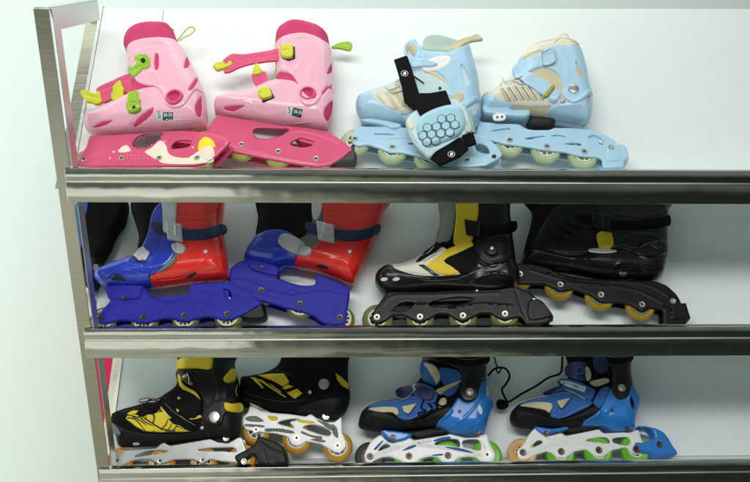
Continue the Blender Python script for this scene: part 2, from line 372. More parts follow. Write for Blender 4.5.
class Item:
    def __init__(s, kind, label, cat, k, anchor, tilt=0., group=None, lift=0.):
        t = R_(tilt)
        # local x: along the shelf, y: up the slope, z: off the board; tilt raises the right end
        X = BU*math.cos(t)+BN*math.sin(t); Z = -BU*math.sin(t)+BN*math.cos(t); Y = BV
        s.B = np.stack([X, Y, Z], 1)
        f = foot(k); d = ray(*anchor); tt = ((f-CAM)@BN)/(d@BN); O = CAM+d*tt + BN*lift
        s.O = O; s.c = (CAM-O)@s.B
        s.root = thing(kind, label, cat, O, Matrix(s.B.tolist()).to_euler(), group)
        s.H = None; s.w0 = .05
    def L(s, P, w=None):            # pixels -> local (x, y) on plane w
        w = s.w0 if w is None else w
        P = np.atleast_2d(P); D = np.array([ray(a, b) for a, b in P])@s.B
        t = (w-s.c[2])/D[:, 2]
        return (s.c+D*t[:, None])[:, :2]
    def LH(s, P, H, wmax=.125, fall=None):     # pixels -> first hit on height field H, else mid plane
        P = np.atleast_2d(P); D = np.array([ray(a, b) for a, b in P])@s.B
        res = s.L(P, s.w0 if fall is None else fall); todo = np.arange(len(P))
        for w_ in np.linspace(wmax, s.w0, 60):
            if not len(todo): break
            q = (s.c+D[todo]*((w_-s.c[2])/D[todo, 2])[:, None])[:, :2]
            h = H(q) >= w_
            res[todo[h]] = q[h]; todo = todo[~h]
        return res
    # --- a body inflated round the middle plane
    def body(s, name, poly, m, T=.042, R=.036, e=.05, inset=.0058, grooves=(), parent=None, smooth=True, w0=None, step=.0042, label=None, holes=()):
        w0 = s.w0 if w0 is None else w0
        P = parse(poly) if isinstance(poly, str) else poly
        loop = s.L(catmull(P) if smooth else P, w0)
        loop = resample(loop, .003)
        if inset:
            c = np.roll(loop, -2, 0)-np.roll(loop, 2, 0); nn = np.stack([-c[:, 1], c[:, 0]], 1); nn /= np.linalg.norm(nn, axis=1)[:, None]+1e-9
            A = .5*np.sum(loop[:, 0]*np.roll(loop[:, 1], -1)-np.roll(loop[:, 0], -1)*loop[:, 1])
            loop = loop+nn*(inset if A > 0 else -inset)
        G = [(s.L(catmull(parse(g[0]), closed=False), w0+T*.8), g[1], g[2]) for g in grooves]
        s.bl = loop
        def Hf(Q):
            d = dist_poly(Q, loop); ins = inside(Q, loop)
            h = T*(e+(1-e)*prof(d/R)); h = np.where(ins, h, T*e*np.clip(1-d/.003, -20, 1))
            for g, wd, am in G:
                h = h+am*np.exp(-(dist_poly(Q, g, False)/wd)**2)*ins
            return w0+h
        H = GridH(Hf, loop, w0-.03)
        hl = [s.LH(catmull(parse(h)), H) for h in holes]
        V, F, _, _ = tri_region(loop, hl, step, R)
        top = np.maximum(Hf(V), w0+T*e*.9)
        o = link(name, solid(name, V, F, top, 2*w0-top), m, parent or s.root)
        if label: o['label'] = label
        return o, H
    # --- a piece laid over a height field
    def patch(s, name, poly, m, H=None, t=.003, R=None, mirror=False, parent=None, smooth=True, holes=(), grooves=(), grow=0., sink=.003, fall=None, step=None, label=None, rim=.0012, flat=None, e=.15):
        H = H or s.H
        P = parse(poly) if isinstance(poly, str) else poly
        P = catmull(P) if smooth else resample(P, 1.2)
        if flat is not None: loop = s.L(P, flat)
        else: loop = s.LH(P, H, fall=fall)
        if mirror:      # wrap the piece over the rim of the body
            d = dist_poly(loop, s.bl); ins = inside(loop, s.bl); near = (~ins) | (d < .0105)
            if near.any():
                A_ = s.bl; B_ = np.roll(A_, -1, 0); p = loop[near][:, None, :]-A_[None]; AB = B_-A_
                tt = np.clip((p*AB[None]).sum(2)/((AB**2).sum(1)+1e-18), 0, 1); q = A_[None]+tt[..., None]*AB[None]
                j = ((loop[near][:, None, :]-q)**2).sum(2).argmin(1); q = q[np.arange(len(j)), j]
                ab = AB[j]; nn = np.stack([-ab[:, 1], ab[:, 0]], 1); nn /= np.linalg.norm(nn, axis=1)[:, None]+1e-12
                a_ = .5*np.sum(A_[:, 0]*B_[:, 1]-B_[:, 0]*A_[:, 1])
                loop[near] = q+nn*(-.0012 if a_ > 0 else .0012)
        loop = resample(loop, .0012)
        # light smoothing where rays slid off the silhouette
        for _ in range(2 if smooth else 0): loop = (np.roll(loop, 1, 0)+2*loop+np.roll(loop, -1, 0))/4
        hl = []
        for h in holes:
            q = catmull(parse(h)); hl.append(s.L(q, flat) if flat is not None else s.LH(q, H))
        R = R if R is not None else max(.001, t*1.0)
        if mirror: R = min(R, .0034)
        A = abs(.5*np.sum(loop[:, 0]*np.roll(loop[:, 1], -1)-np.roll(loop[:, 0], -1)*loop[:, 1]))
        step = step or min(.0028, max(.0011, math.sqrt(A)/16))
        G = [((s.L(catmull(parse(g[0]), closed=False), flat) if flat is not None else s.LH(catmull(parse(g[0]), closed=False), H)), g[1], g[2]) for g in grooves]
        base = (lambda Q: np.full(len(Q), flat)) if flat is not None else H
        def HT(Q, clip=True):
            d = dist_poly(Q, loop); ins = inside(Q, loop)
            h = t*(e+(1-e)*prof(d/R))
            for g, wd, am in G: h = h+am*np.exp(-(dist_poly(Q, g, False)/wd)**2)
            for hh in hl:
                dh = dist_poly(Q, hh); h = h-np.minimum(t*.8, rim)*(1-prof(dh/max(rim, 1e-4)))
            b = base(Q)
            if fall is not None: b = np.maximum(b, fall)
            return np.where(ins | (not clip), b+h, b)
        V, F, loop2, hl2 = tri_region(loop, hl, step, R)
        d = dist_poly(V, loop)
        top = HT(V, False)
        if mirror: top = np.maximum(top, s.w0+.0008); bot = 2*s.w0-top
        else:
            b = base(V)
            if fall is not None: b = np.maximum(b, fall)
            bot = np.minimum(b-sink, top-.0004)
        o = link(name, solid(name, V, F, top, bot), m, parent or s.root)
        if label: o['label'] = label
        H0 = base
        return o, GridH(lambda Q: np.maximum(HT(Q), H0(Q)), loop, H0, .004, .0014 if A > .0012 else .0009)
    # --- frame: two cheek plates and the bridges between them
    def frame(s, poly, m, holes=(), near=.0665, th=.005, gap=.033, grooves=(), smooth=False, bridge=(), name='frame', R=.003, rnd=2, e=.35):
        P = parse(poly)
        P = catmull(P, 5) if smooth else resample(P, 1.0)
        loop = s.L(P, near)
        for _ in range(rnd): loop = resample(loop, .0015); loop = (np.roll(loop, 1, 0)+2*loop+np.roll(loop, -1, 0))/4
        hl = [s.L(catmull(parse(h), 5), near) for h in holes]
        G = [(s.L(catmull(parse(g[0]), closed=False), near), g[1], g[2]) for g in grooves]
        def HT(Q):
            d = dist_poly(Q, loop)
            h = th*(e+(1-e)*prof(d/R))
            for g, wd, am in G: h = h+am*np.exp(-(dist_poly(Q, g, False)/wd)**2)
            for hh in hl: h = h-.0016*(1-prof(dist_poly(Q, hh)/.002))
            return near-th+h
        V, F, l2, h2 = tri_region(loop, hl, .0028, R)
        top = HT(V); bot = np.full(len(V), near-th-.0006)
        f = link(name, solid(name, V, F, top, bot), m, s.root)
        hf = [s.L(catmull(parse(h), 5), near-gap) for h in holes]
        Vf, Ff, _, _ = tri_region(loop, hf, .006, R)
        me2 = solid('p', Vf, Ff, np.full(len(Vf), near-gap+.003), np.full(len(Vf), near-gap)); objs = [me2]
        for b in bridge:
            lb = s.L(parse(b), near); Vb, Fb, _, _ = tri_region(resample(lb, .002), [], .005, .002)
            objs.append(solid('b', Vb, Fb, np.full(len(Vb), near-th-.0002), np.full(len(Vb), near-gap+.0032)))
        import bmesh
        bm = bmesh.new(); bm.from_mesh(f.data)
        for q in objs: bm.from_mesh(q)
        bm.to_mesh(f.data); bm.free()
        f.data.polygons.foreach_set('use_smooth', [True]*len(f.data.polygons)); f.data.set_sharp_from_angle(angle=R_(42))
        s.FH = lambda Q: np.where(inside(Q, loop), HT(Q), near-th)
        s.near = near
        return f
    def wheel(s, px, py, r, mt, mh, near=.0665, hub=.62, spokes=7, kind='spoke', wd=.023, depth=None):
        u = s.L([(px, py)], near)[0]; wc = s.w0 if depth is None else depth
        h = wd/2; rh = r*hub
        pr = [(rh, -h*.55), (rh+.001, -h*.8), (r*.80, -h*.98), (r*.91, -h*.72), (r*.975, -h*.38), (r, 0), (r*.975, h*.38), (r*.91, h*.72), (r*.80, h*.98), (rh+.001, h*.8), (rh, h*.55), (rh, -h*.55)]
        ty = link('wheel', lathe('tyre%.4f' % r, pr, 56).copy(), mt, s.root, loc=(u[0], u[1], wc)); ty.data.materials.clear(); ty.data.materials.append(mt)
        key = ('hub', r, hub, spokes, kind)
        if key not in _lathe:
            import bmesh
            bm = bmesh.new()
            a = lathe('hr%.4f%.2f' % (r, hub), [(rh*.82, -h*.8), (rh-.0001, -h*.8), (rh+.0004, -h*.62), (rh+.0004, h*.62), (rh-.0001, h*.82), (rh*.82, h*.82), (rh*.80, h*.6), (rh*.80, -h*.6), (rh*.82, -h*.8)], 44)
            b = lathe('hc%.4f%.2f' % (r, hub), [(.0, -h*.7), (rh*.42, -h*.7), (rh*.46, -h*.5), (rh*.46, h*.62), (rh*.42, h*.78), (.0, h*.78)], 32)
            bm.from_mesh(a); bm.from_mesh(b)
            tmp = bpy.data.meshes.new('t')
            vs, fs = [], []
            for i in range(spokes):
                t0 = 2*math.pi*i/spokes+.3
                for wdn in ([-.0016, .0016],):
                    c, sn = math.cos(t0), math.sin(t0); b0 = len(vs)
                    tw = .35 if kind == 'swirl' else 0
                    c2, s2 = math.cos(t0+tw), math.sin(t0+tw)
                    for zz in (-h*.55, h*.66):
                        for rr, off, cc, ss in ((rh*.38, wdn[0], c, sn), (rh*.38, wdn[1], c, sn), (rh*.84, wdn[1]*1.3, c2, s2), (rh*.84, wdn[0]*1.3, c2, s2)):
                            vs.append((rr*cc-off*ss, rr*ss+off*cc, zz))
                    fs += [(b0, b0+1, b0+2, b0+3), (b0+7, b0+6, b0+5, b0+4)]+[(b0+i_, b0+i_+4, b0+(i_+1) % 4+4, b0+(i_+1) % 4) for i_ in range(4)]
            bm2 = meshof('sp', vs, fs, 30); bm.from_mesh(bm2)
            me = bpy.data.meshes.new('hub'); bm.to_mesh(me); bm.free(); me.set_sharp_from_angle(angle=R_(35)); _lathe[key] = me
        hb = link('hub', _lathe[key].copy(), mh, ty); hb.data.materials.clear(); hb.data.materials.append(mh)
        bc = link('bearing', lathe('bearing', [(0, -h*.9), (.0085, -h*.9), (.0088, -h*.7), (.0088, h*.86), (.008, h*.92), (.0062, h*.92), (.006, h*.82), (.0045, h*.82), (.0042, h*1.2), (0, h*1.2)], 30).copy(), M_BOLT, ty); bc.data.materials.clear(); bc.data.materials.append(M_BOLT)
        return ty
    def bolt(s, px, py, r=.0048, m=None, w=None, name='axle_bolt', parent=None, H=None, dome=False, raise_=0.):
        m = m or M_BOLT
        if H is not None:
            u = s.LH([(px, py)], H)[0]; z = float(H(np.array([u]))[0])
        else:
            z = s.near if w is None else w; u = s.L([(px, py)], z)[0]
        z += raise_
        if dome: pr = [(0, .0032), (r*.3, .0031), (r*.6, .0027), (r*.72, .0023), (r*.76, .0018), (r*.84, .0020), (r*.95, .0015), (r, .0004), (r, -.002), (0, -.002)]
        if not dome: r = r*1.2
        if not dome: pr = [(0, -.0004), (r*.38, -.0004), (r*.44, .0024), (r*.7, .0026), (r*.78, .0020), (r*.82, .0010), (r*.96, .0010), (r, .0005), (r, -.002), (0, -.002)]
        me = lathe('bolt%.4f%d' % (r, dome), pr, 26).copy(); me.materials.clear(); me.materials.append(m)
        o = link(name, me, m, parent or s.root, loc=(u[0], u[1], z))
        if not dome and name == 'axle_bolt':
            k_ = lathe('sock%.4f' % r, [(0, .0006), (r*.36, .0006), (r*.36, -.001), (0, -.001)], 6)
            link('hex_socket', k_, M_DK, o)
        return o
    def stitch(s, pts, m, H, name='stitching', lift=.0004, dash=.0022, gap=.0016, r=.00042):
        P = s.LH(catmull(np.array([[float(v) for v in q.split(',')] for q in pts.split()]), 8, closed=False), H)
        P = resample(P, .0004, closed=False); L_ = int(dash/.0004); G_ = int(gap/.0004); i = 0; vs = []; fs = []
        Z = H(P)+lift
        while i+L_ < len(P):
            a, b = P[i], P[i+L_]; d = (b-a)/(np.linalg.norm(b-a)+1e-9); n_ = np.array([-d[1], d[0]])*r; k = len(vs)
            for q, z in ((a, Z[i]), (b, Z[i+L_])):
                vs += [(q[0]-n_[0], q[1]-n_[1], z-.0006), (q[0]+n_[0], q[1]+n_[1], z-.0006), (q[0]+n_[0]*.6, q[1]+n_[1]*.6, z+.0003), (q[0]-n_[0]*.6, q[1]-n_[1]*.6, z+.0003)]
            fs += [(k, k+1, k+2, k+3), (k+7, k+6, k+5, k+4)]+[(k+j, k+4+j, k+4+(j+1) % 4, k+(j+1) % 4) for j in range(4)]
            i += L_+G_
        return link(name, meshof(name, vs, fs, 0), m, s.root)
    def ring(s, name, px, py, r1, r0, hgt, m, H, parent=None, deep=.004):
        u = s.LH([(px, py)], H)[0]; z = float(H(np.array([u]))[0])
        pr = [(r0, -deep), (r0, hgt*.6), (r0+.0008, hgt), (r0+(r1-r0)*.6, hgt*1.05), (r1-.0008, hgt*.7), (r1, 0), (r1, -deep), (r0, -deep)]
        return link(name, lathe(name+'%.4f%.4f' % (r1, r0), pr, 44), m, parent or s.root, loc=(u[0], u[1], z))
    def disc(s, name, px, py, r, hgt, m, H, parent=None, dz=0.):
        u = s.LH([(px, py)], H)[0]; z = float(H(np.array([u]))[0])+dz
        pr = [(0, hgt), (r*.55, hgt*.96), (r*.86, hgt*.75), (r, hgt*.1), (r, -.006), (0, -.006)]
        me = lathe(name+'%.4f%.4f' % (r, hgt), pr, 40).copy(); me.materials.clear()
        return link(name, me, m, parent or s.root, loc=(u[0], u[1], z))
    def tube(s, name, pts, r, m, flat=1., parent=None, n=8, rel=None):
        P = np.array(pts, float); q = []
        for a in P:
            if rel is not None:
                u = s.LH([(a[0], a[1])], rel)[0]; q.append((u[0], u[1], float(rel(np.array([u]))[0])+a[2]))
            else:
                u = s.L([(a[0], a[1])], a[2])[0]; q.append((u[0], u[1], a[2]))
        q = catmull(np.array(q), n, closed=False)
        return link(name, tube_mesh(name, q, r, 8, flat), m, parent or s.root)
    def text(s, name, txt, px0, py0, px1, py1, m, H=None, flat=None, parent=None, lift=.0005, bold=0., asp=1.):
        """lettering laid on the surface; (px0,py0)->(px1,py1) is the base line"""
        cu = bpy.data.curves.new('t', 'FONT'); cu.body = txt; cu.size = 1; cu.extrude = 0; cu.offset = bold; cu.resolution_u = 3
        o = bpy.data.objects.new('t', cu); COL.objects.link(o); bpy.context.view_layer.update()
        me = bpy.data.meshes.new_from_object(o.evaluated_get(bpy.context.evaluated_depsgraph_get()))
        bpy.data.objects.remove(o)
        n = len(me.vertices); co = np.zeros(n*3); me.vertices.foreach_get('co', co); co = co.reshape(-1, 3)
        wid = co[:, 0].max(); L0 = np.array([px0, py0]); L1 = np.array([px1, py1])
        a = s.LH([L0, L1], H) if H is not None else s.L([L0, L1], flat)
        ex = (a[1]-a[0])/wid; ey = np.array([-ex[1], ex[0]])*asp
        uv = a[0]+co[:, :1]*ex+co[:, 1:2]*ey
        z = (H(uv) if H is not None else np.full(n, flat))+lift
        me.vertices.foreach_set('co', np.c_[uv, z].ravel()); me.update()
        return link(name, me, m, parent or s.root)

def hmax(*hs): return lambda Q: np.max([h(Q) for h in hs], axis=0)

# ------------------------------------------------------------------ setting
zfl = -1.52
bx = lambda *a: box(*a)
fm = bpy.data.materials.new('floor_mat'); fm.use_nodes = True; n = fm.node_tree.nodes; L = fm.node_tree.links; b = n['Principled BSDF']
t = n.new('ShaderNodeTexCoord'); nz = n.new('ShaderNodeTexNoise'); nz.inputs['Scale'].default_value = 4.2; nz.inputs['Detail'].default_value = 4
sp = n.new('ShaderNodeSeparateXYZ'); L.new(t.outputs['Object'], nz.inputs['Vector']); L.new(t.outputs['Object'], sp.inputs[0])
ma = n.new('ShaderNodeMath'); ma.operation = 'MULTIPLY_ADD'; ma.inputs[1].default_value = -.22; ma.inputs[2].default_value = .12; L.new(sp.outputs[0], ma.inputs[0])
mb = n.new('ShaderNodeMath'); mb.operation = 'ADD'; L.new(nz.outputs[0], mb.inputs[0]); L.new(ma.outputs[0], mb.inputs[1])
rp = n.new('ShaderNodeValToRGB'); rp.color_ramp.elements[0].position = .36; rp.color_ramp.elements[0].color = (.022, .032, .024, 1)
rp.color_ramp.elements[1].position = .62; rp.color_ramp.elements[1].color = (.66, .64, .52, 1)
L.new(mb.outputs[0], rp.inputs[0]); L.new(rp.outputs[0], b.inputs['Base Color']); b.inputs['Roughness'].default_value = .6
o = link('floor', meshof('floor', [(-9, -9, zfl), (9, -9, zfl), (9, 9, zfl), (-9, 9, zfl)], [(0, 1, 2, 3)], 0), fm, kind='structure')
o = link('wall', meshof('wall', [(-9, 1.0, zfl-.01), (9, 1.0, zfl-.01), (9, 1.0, 3.2), (-9, 1.0, 3.2)], [(0, 1, 2, 3)], 0), M_WALL, kind='structure')

# ------------------------------------------------------------------ rack
rack = thing('display_rack', 'tall stainless steel shop rack with three sloping white shelves', 'display rack', (0, 0, zfl))
def rk(o): o.location = Vector((0, 0, -zfl)); o.parent = rack; return o
P0 = onY(33, 8.6, 0); P1 = onY(98.6, 482, 0); ztop = P0[2]
def zpost(z):   # x of the outer edge at height z on plane Y=0
    return P0[0]+(P1[0]-P0[0])*(z-P0[2])/(P1[2]-P0[2])
def slab(name, pts, thv, m, bev=.0008):
    """a quad with thickness: pts 4 corners, thv thickness vector"""
    a = [np.array(p) for p in pts]; b_ = [p+np.array(thv) for p in a]
    o = link(name, boxmesh(name, a+b_), m); bevel(o, bev); return rk(o)
zb = zfl+.004; xb = zpost(zb); xt = P0[0]
slab('front_post', [(xb, 0, zb), (xb+.030, 0, zb), (xt+.030, 0, ztop), (xt, 0, ztop)], (0, .0025, 0), M_STEELD)
slab('front_post', [(xb+.0335, .003, zb), (xb+.0335, .036, zb), (xt+.0335, .036, ztop), (xt+.0335, .003, ztop)], (.0025, 0, 0), M_LIGHTSTEEL)
slab('rear_post', [(-.03, .42, zb), (-.012, .42, zb), (-.012, .42, ztop), (-.03, .42, ztop)], (0, .0025, 0), M_LIGHTSTEEL)
# end bar running back from the top of the front post
slab('end_bar', [(xt+.031, .004, ztop), (xt+.031, .30, ztop), (xt+.031, .30, ztop-.043), (xt+.031, .026, ztop-.043)], (-.0025, 0, 0), M_LIGHTSTEEL)
slab('end_bar', [(xt+.0005, .0035, ztop+.0004), (xt+.031, .0035, ztop+.0004), (xt+.031, .30, ztop+.0004), (xt+.0005, .30, ztop+.0004)], (0, 0, .0025), M_LIGHTSTEEL)
XR = 1.75
BW = .485
for k in range(3):
    (ax, ay), (bx_, by) = RAILPX[k]
    a = onY(ax, ay, 0); b2 = onY(bx_, by, 0); d = (b2-a)/(b2[0]-a[0]); a = a+d*0; e_ = a+d*(XR-a[0])
    hl, hr = .0285, .0440
    def rail(name, z0, z1, y, m, bulge=.003, inset=0.):
        pr = []
        N = 7
        for i in range(N+1):
            t_ = i/N; pr.append((y-bulge*math.sin(math.pi*t_)*(1 if True else 0), z0+(z1-z0)*t_))
        vs, fs = [], []
        pr = pr+[(y+.012, z1), (y+.012, z1+.002), (y+.0145, z1+.002), (y+.0145, z0), (y+.002, z0-.0008)]
        nseg = 60
        for j in range(nseg+1):
            p = a+(e_-a)*j/nseg
            for yy, zz in pr: vs.append((p[0]+inset, yy, p[2]+zz))
        K = len(pr)
        for j in range(nseg):
            for i in range(K):
                q = (i+1) % K; fs.append((j*K+i, (j+1)*K+i, (j+1)*K+q, j*K+q))
        fs.append(tuple(range(K))); fs.append(tuple(nseg*K+i for i in range(K))[::-1])
        o = link(name, meshof(name, vs, fs, 40), m); bevel(o, .0009, 2); return rk(o)
    rail('shelf_rail', 0, -hl+.0012, -.008, M_STEEL, .0035)
    rail('shelf_rail', -hl-.0012, -hl-hr, -.008, M_STEEL, .0025, -.002)
    bead = link('rail_bead', tube_mesh('rail_bead', np.array([a+(e_-a)*t_+np.array([0, -.0085, -hl]) for t_ in np.linspace(0, 1, 30)]), .0019, 10), M_LIGHTSTEEL); rk(bead)
    # end bracket and rivets at the post
    f = foot(k)
    xl = (zpost(f[2])-.004)
    # sloping boards in two widths with a seam between them
    seam = xl+.150
    def bd(x0, x1, m=M_BOARD, name='shelf_board', v0=0, v1=BW, w1=0., th=.012):
        A = f+BV*v0+BN*w1; Bq = f+BV*v1+BN*w1
        pts = [(x0, A[1], A[2]), (x1, A[1], A[2]), (x1, Bq[1], Bq[2]), (x0, Bq[1], Bq[2])]
        return slab(name, pts, -BN*th, m, .0006)
    bd(xl+.002, seam-.0008); bd(seam+.0008, XR)
    # ledge the wheels stand on
    zz = RAILZ[k]
    slab('shelf_ledge', [(xl+.002, .0075, zz-.012), (XR, .0075, zz-.012), (XR, YF-.001, zz-DROP-.0005), (xl+.002, YF-.001, zz-DROP-.0005)], (0, 0, -.003), M_BOARD, .0005)
    # edge iron at the left end of the board
    bd(xl-(.040 if k == 0 else .029), xl-.0065, M_STEELD, 'edge_iron', -.012, BW+.01, -.012, .0025)
    bd(xl-.006, xl+.0015, M_LIGHTSTEEL, 'edge_iron', -.012, BW+.01, .003, .018)

GRP = 'inline skates laid out on the rack shelves'
SK = 'inline_skate'

# ================================================================== shelf 1: pink pair
def pink_first():
    s = Item(SK, 'pink child inline skate with girl print on its frame and both buckles open', 'inline skate', 0, (84, 158), 6, GRP)
    body, H = s.body('boot_liner', '126,56 122.5,48 126,37 136,29 150,25 168,25 175,29 180,41 188,54 198,72 205,88 208,100 208.6,120 204,128 180,131.5 150,133 120,137 94,137 85.5,132.5 83.8,127 85,120 92,115.6 104,111 116,105 126,99 131,92 130,80 128,68', M_MAGF)
    tr = s.tube('collar_trim', [(131, 60, .062), (125.8, 49, .062), (128.6, 38.6, .062), (138, 30.6, .062), (151, 26.6, .062), (167, 26.6, .062), (174, 30.4, .06)], .0015, M_LIME, parent=body)
    low, HL = s.patch('lower_shell', '82.6,128 83.6,119 90.6,112.6 102.6,107.8 114.6,101.8 125,96 135,91.6 146,88.4 158,87.6 166,91 173,98 186,98 193,90 201,79 206,88 209,100 209.5,120 204,129 180,132.5 150,133.8 120,137.6 94,138 85,133', M_PINK, H, .0042, R=.007, mirror=True,
        holes=['94,128 102,122.4 114,121 108,125.6 98,129', '153,108.5 141,117 133.6,126.8 141,126 150,118 153.4,113', '201,97 195.5,106 196.5,115 201,118.5 202.5,108'],
        grooves=[('86,131 110,130 126,127 134,118 140,106', .002, .0012), ('126,104 134,112 134,124', .0016, -.0008), ('160,128 168,118 182,118 206,112', .002, .0008)])
    cuff, HC = s.patch('cuff', '127,57 126.4,50 132,43 144,39 160,38 172,39.6 180.5,43 189,54 199,72 204,84 198,88 190,98 184,106 176,109 167,106 163,96 158,88 146,85.6 137,82 133,76 128,68', M_PINK, HL, .0045, R=.008, mirror=True,
        holes=['154.6,62.6 155.4,56 157,54 158.8,56 159.4,63 158.8,69 157,71.4 155.2,69', '187,56.5 184,69 190,66.6', '197,78 188.6,90 192,91 197.6,84'],
        grooves=[('128,60 140,52 152,49', .0016, .0014), ('136,79 150,73 156,76 160,84', .002, .0012), ('172,58 178,76 182,86', .004, .0012), ('162,48 172,50 182,62 186,80', .0016, -.0008)])
    for q in ('87,124 104,119 120,112 136,103 150,94', '158,128 170,122 188,120 204,122', '140,45 150,43 164,43 178,48'):
        s.tube('mould_seam', [tuple(map(float, z.split(',')))+(-.0002,) for z in q.split()], .00055, M_PINK, rel=hmax(HL, HC), n=6)
    HX = hmax(HL, HC)
    s.ring('pivot_ring', 174.5, 97.5, .0195, .0125, .0055, M_MAG, HX, cuff, .006)
    s.disc('pivot_hub', 174.5, 97.5, .0115, .0006, M_MAGD, HX, cuff, .001)
    # open straps and buckles
    s.patch('ankle_strap', '129,74 134,80 136,92 121,94.5 104,103 99,97 97,88.5 112,81', M_MAG, None or H, .003, flat=.062, grooves=[('100,92 114,86 130,80', .0018, -.001)])
    s.patch('strap_end', '80.6,93.6 82,91.6 88,90.6 90,92.4 96.6,94.6 99,91.6 101,92.6 101.4,97.6 103,102.4 100,104.8 95,105.4 93,103.4 87,102.6 83.6,98', M_YEL, H, .006, R=.0014, smooth=False, flat=.062, grooves=[('86,96 98,99', .0022, -.0022)])
    s.patch('buckle_lever', '111.6,94.4 113.6,93 113.4,88 116,85 120.4,81.4 122,82 122.4,85.6 125.2,90 124,92.4 124.4,98 121.6,98.4 120,101.6 116,103.2 112,100.4', M_YEL, H, .006, R=.0014, smooth=False, flat=.071, grooves=[('116,98 121,88', .002, -.002)])
    b1, _ = s.patch('buckle', '128,70.4 131,68.6 136,67.4 137.4,64.6 134.6,60.6 135.6,58 141,55.4 143,56 147,55 151.4,60.6 151.2,67.6 147,70.6 144,70 141,75 139.6,74.4 136,78.6 131.4,77.4 129,74', M_LIME, H, .008, R=.0016, smooth=False, fall=.078, grooves=[('134,72 142,68', .0012, -.003), ('138,62 148,66', .0012, -.0022), ('131,72 134,76', .001, -.002), ('140,58 147,60', .001, -.0015)])
    s.disc('rivet', 144, 62, .0048, .0014, M_BLK, HX, b1, .008)
    b2, _ = s.patch('buckle', '128.6,96.4 130.6,93 134,93.4 136,91 138.4,92.6 139,98 141.4,101 140.6,104 142,109.6 140.4,112.4 135,115 128.8,113.8 127.8,109 126.6,107 128,103', M_LIME, HL, .008, R=.0016, smooth=False, grooves=[('130,104 139,104', .0016, -.003)])
    s.disc('rivet', 135.4, 109.4, .0038, .0012, M_BLK, HL, b2, .008)
    s.tube('lower_strap', [(100, 113, .07), (110, 107, .074), (120, 100, .078), (128, 96, .082)], .0022, M_MAG)
    s.tube('pull_loop', [(177, 41, .052), (181, 36, .056), (187, 29, .058), (192, 27, .058), (194.6, 30, .056), (191, 34, .054), (184, 37.5, .053), (179, 41, .052)], .0019, M_LIME, .6)
    # stickers and lettering
    st, HS = s.patch('size_label', '163.2,112.6 173,112.4 173.2,120.8 163,120.8', M_TEAL, HL, .0006, R=.0005, smooth=False, sink=.0006, rim=0)
    s.patch('size_label', '156.2,112.4 162.9,112.4 162.8,120.4 156.4,120.2', M_PALE, HL, .0006, R=.0005, smooth=False, sink=.0006, rim=0)
    s.text('lettering', 'S', 158.3, 118.6, 161.2, 118.6, M_TEAL, HL, lift=.0009)
    s.text('lettering', '30-33', 164, 117, 172.4, 117, M_WHITE, HS, parent=st, bold=.02)
    s.text('lettering', 'oxelo', 168.5, 128.3, 184, 128.2, M_WHITE, HL, lift=.0007)
    fr = s.frame('89,135 86,146 79,156 77.5,162 80,166 140,166.4 193,165.8 205,163.4 215,157 231,141 222,136 210,132 180,130 120,134', M_MAG,
        holes=['137,136.5 150,132.5 163,132.4 156,143 146,148.4 139,148.6 132,144.5', '175,141.5 183,140 191,141 188.6,146.4 180,148 172,148.6 171,146'], rnd=5, R=.004,
        bridge=['88,138 130,138 130,146 86,146', '160,134 226,138 222,146 160,139'], grooves=[('80,166 100,152 128,150', .0016, .0008), ('196,134 212,137 226,142', .002, .0012)])
    FH = s.FH
    cnt = [0]
    def dec(p, m, sm=True):
        cnt[0] += 1
        return s.patch('frame_print', p, m, FH, .0004+.00005*min(cnt[0], 3)+(.0002 if m in (M_SKIN, M_MAG) else .0004 if m is M_HAIR else .0003 if m is M_DK else 0), R=.0004, smooth=sm, sink=.0004, parent=fr, rim=0)
    dec('160,141 166,145 168,152 172,156 182,158 192,156 198,152 206,153 212,155 206,162 192,164.4 166,164 158,161 150,156 145,152 152,148', M_CREAM)
    dec('118,151 124,146 128,146 131,151 126,152.6 121,152.8', M_CREAM)
    dec('173,153 180,152 188,155 190,158 180,158 174,156', M_MAG)
    for x, y, r in ((114, 152, 1.5), (110, 158.4, 1.1), (165, 141.6, 1.), (193, 147.8, 1.2), (152, 145, .8)):
        dec(' '.join('%.2f,%.2f' % (x+r*math.cos(a), y+r*.85*math.sin(a)) for a in np.linspace(0, 5.5, 8)), M_CREAM)
    pts = []
    for j in range(2):
        for i in range(7): pts.append((127.5+i*4.1, 155.4+j*3.2))
    for x, y in pts: dec(' '.join('%.2f,%.2f' % (x+.62*math.cos(a), y+.55*math.sin(a)) for a in np.linspace(0, 5.2, 6)), M_CREAM)
    dec('198.5,151 200,147 205,144.6 211,146 214,150 214.6,156 209,159 203,158 199.4,155', M_SKIN)
    dec('203,157.4 211.4,157 214,160.6 209,163.4 203.4,163', M_WHITE); dec('204.6,160 211.6,159.4 211.8,160.6 204.8,161.2', M_LIME)
    dec('198.4,151.4 199,143 203,138.4 206,137 211,139 215,144 215,148 209,145.8 206,148 203,147 201,150.4', M_HAIR)
    for x in (204.5, 209.4): dec('%.1f,151 %.1f,149.9 %.1f,151' % (x-.8, x, x+.8), M_DK, False)
    for x, y in ((84, 159.4), (121.6, 158.4), (159, 158), (197, 157.6)):
        s.wheel(x, y, .0315, M_OLIVE, M_CLEAR); s.bolt(x, y, .0056, w=.0668)
pink_first()

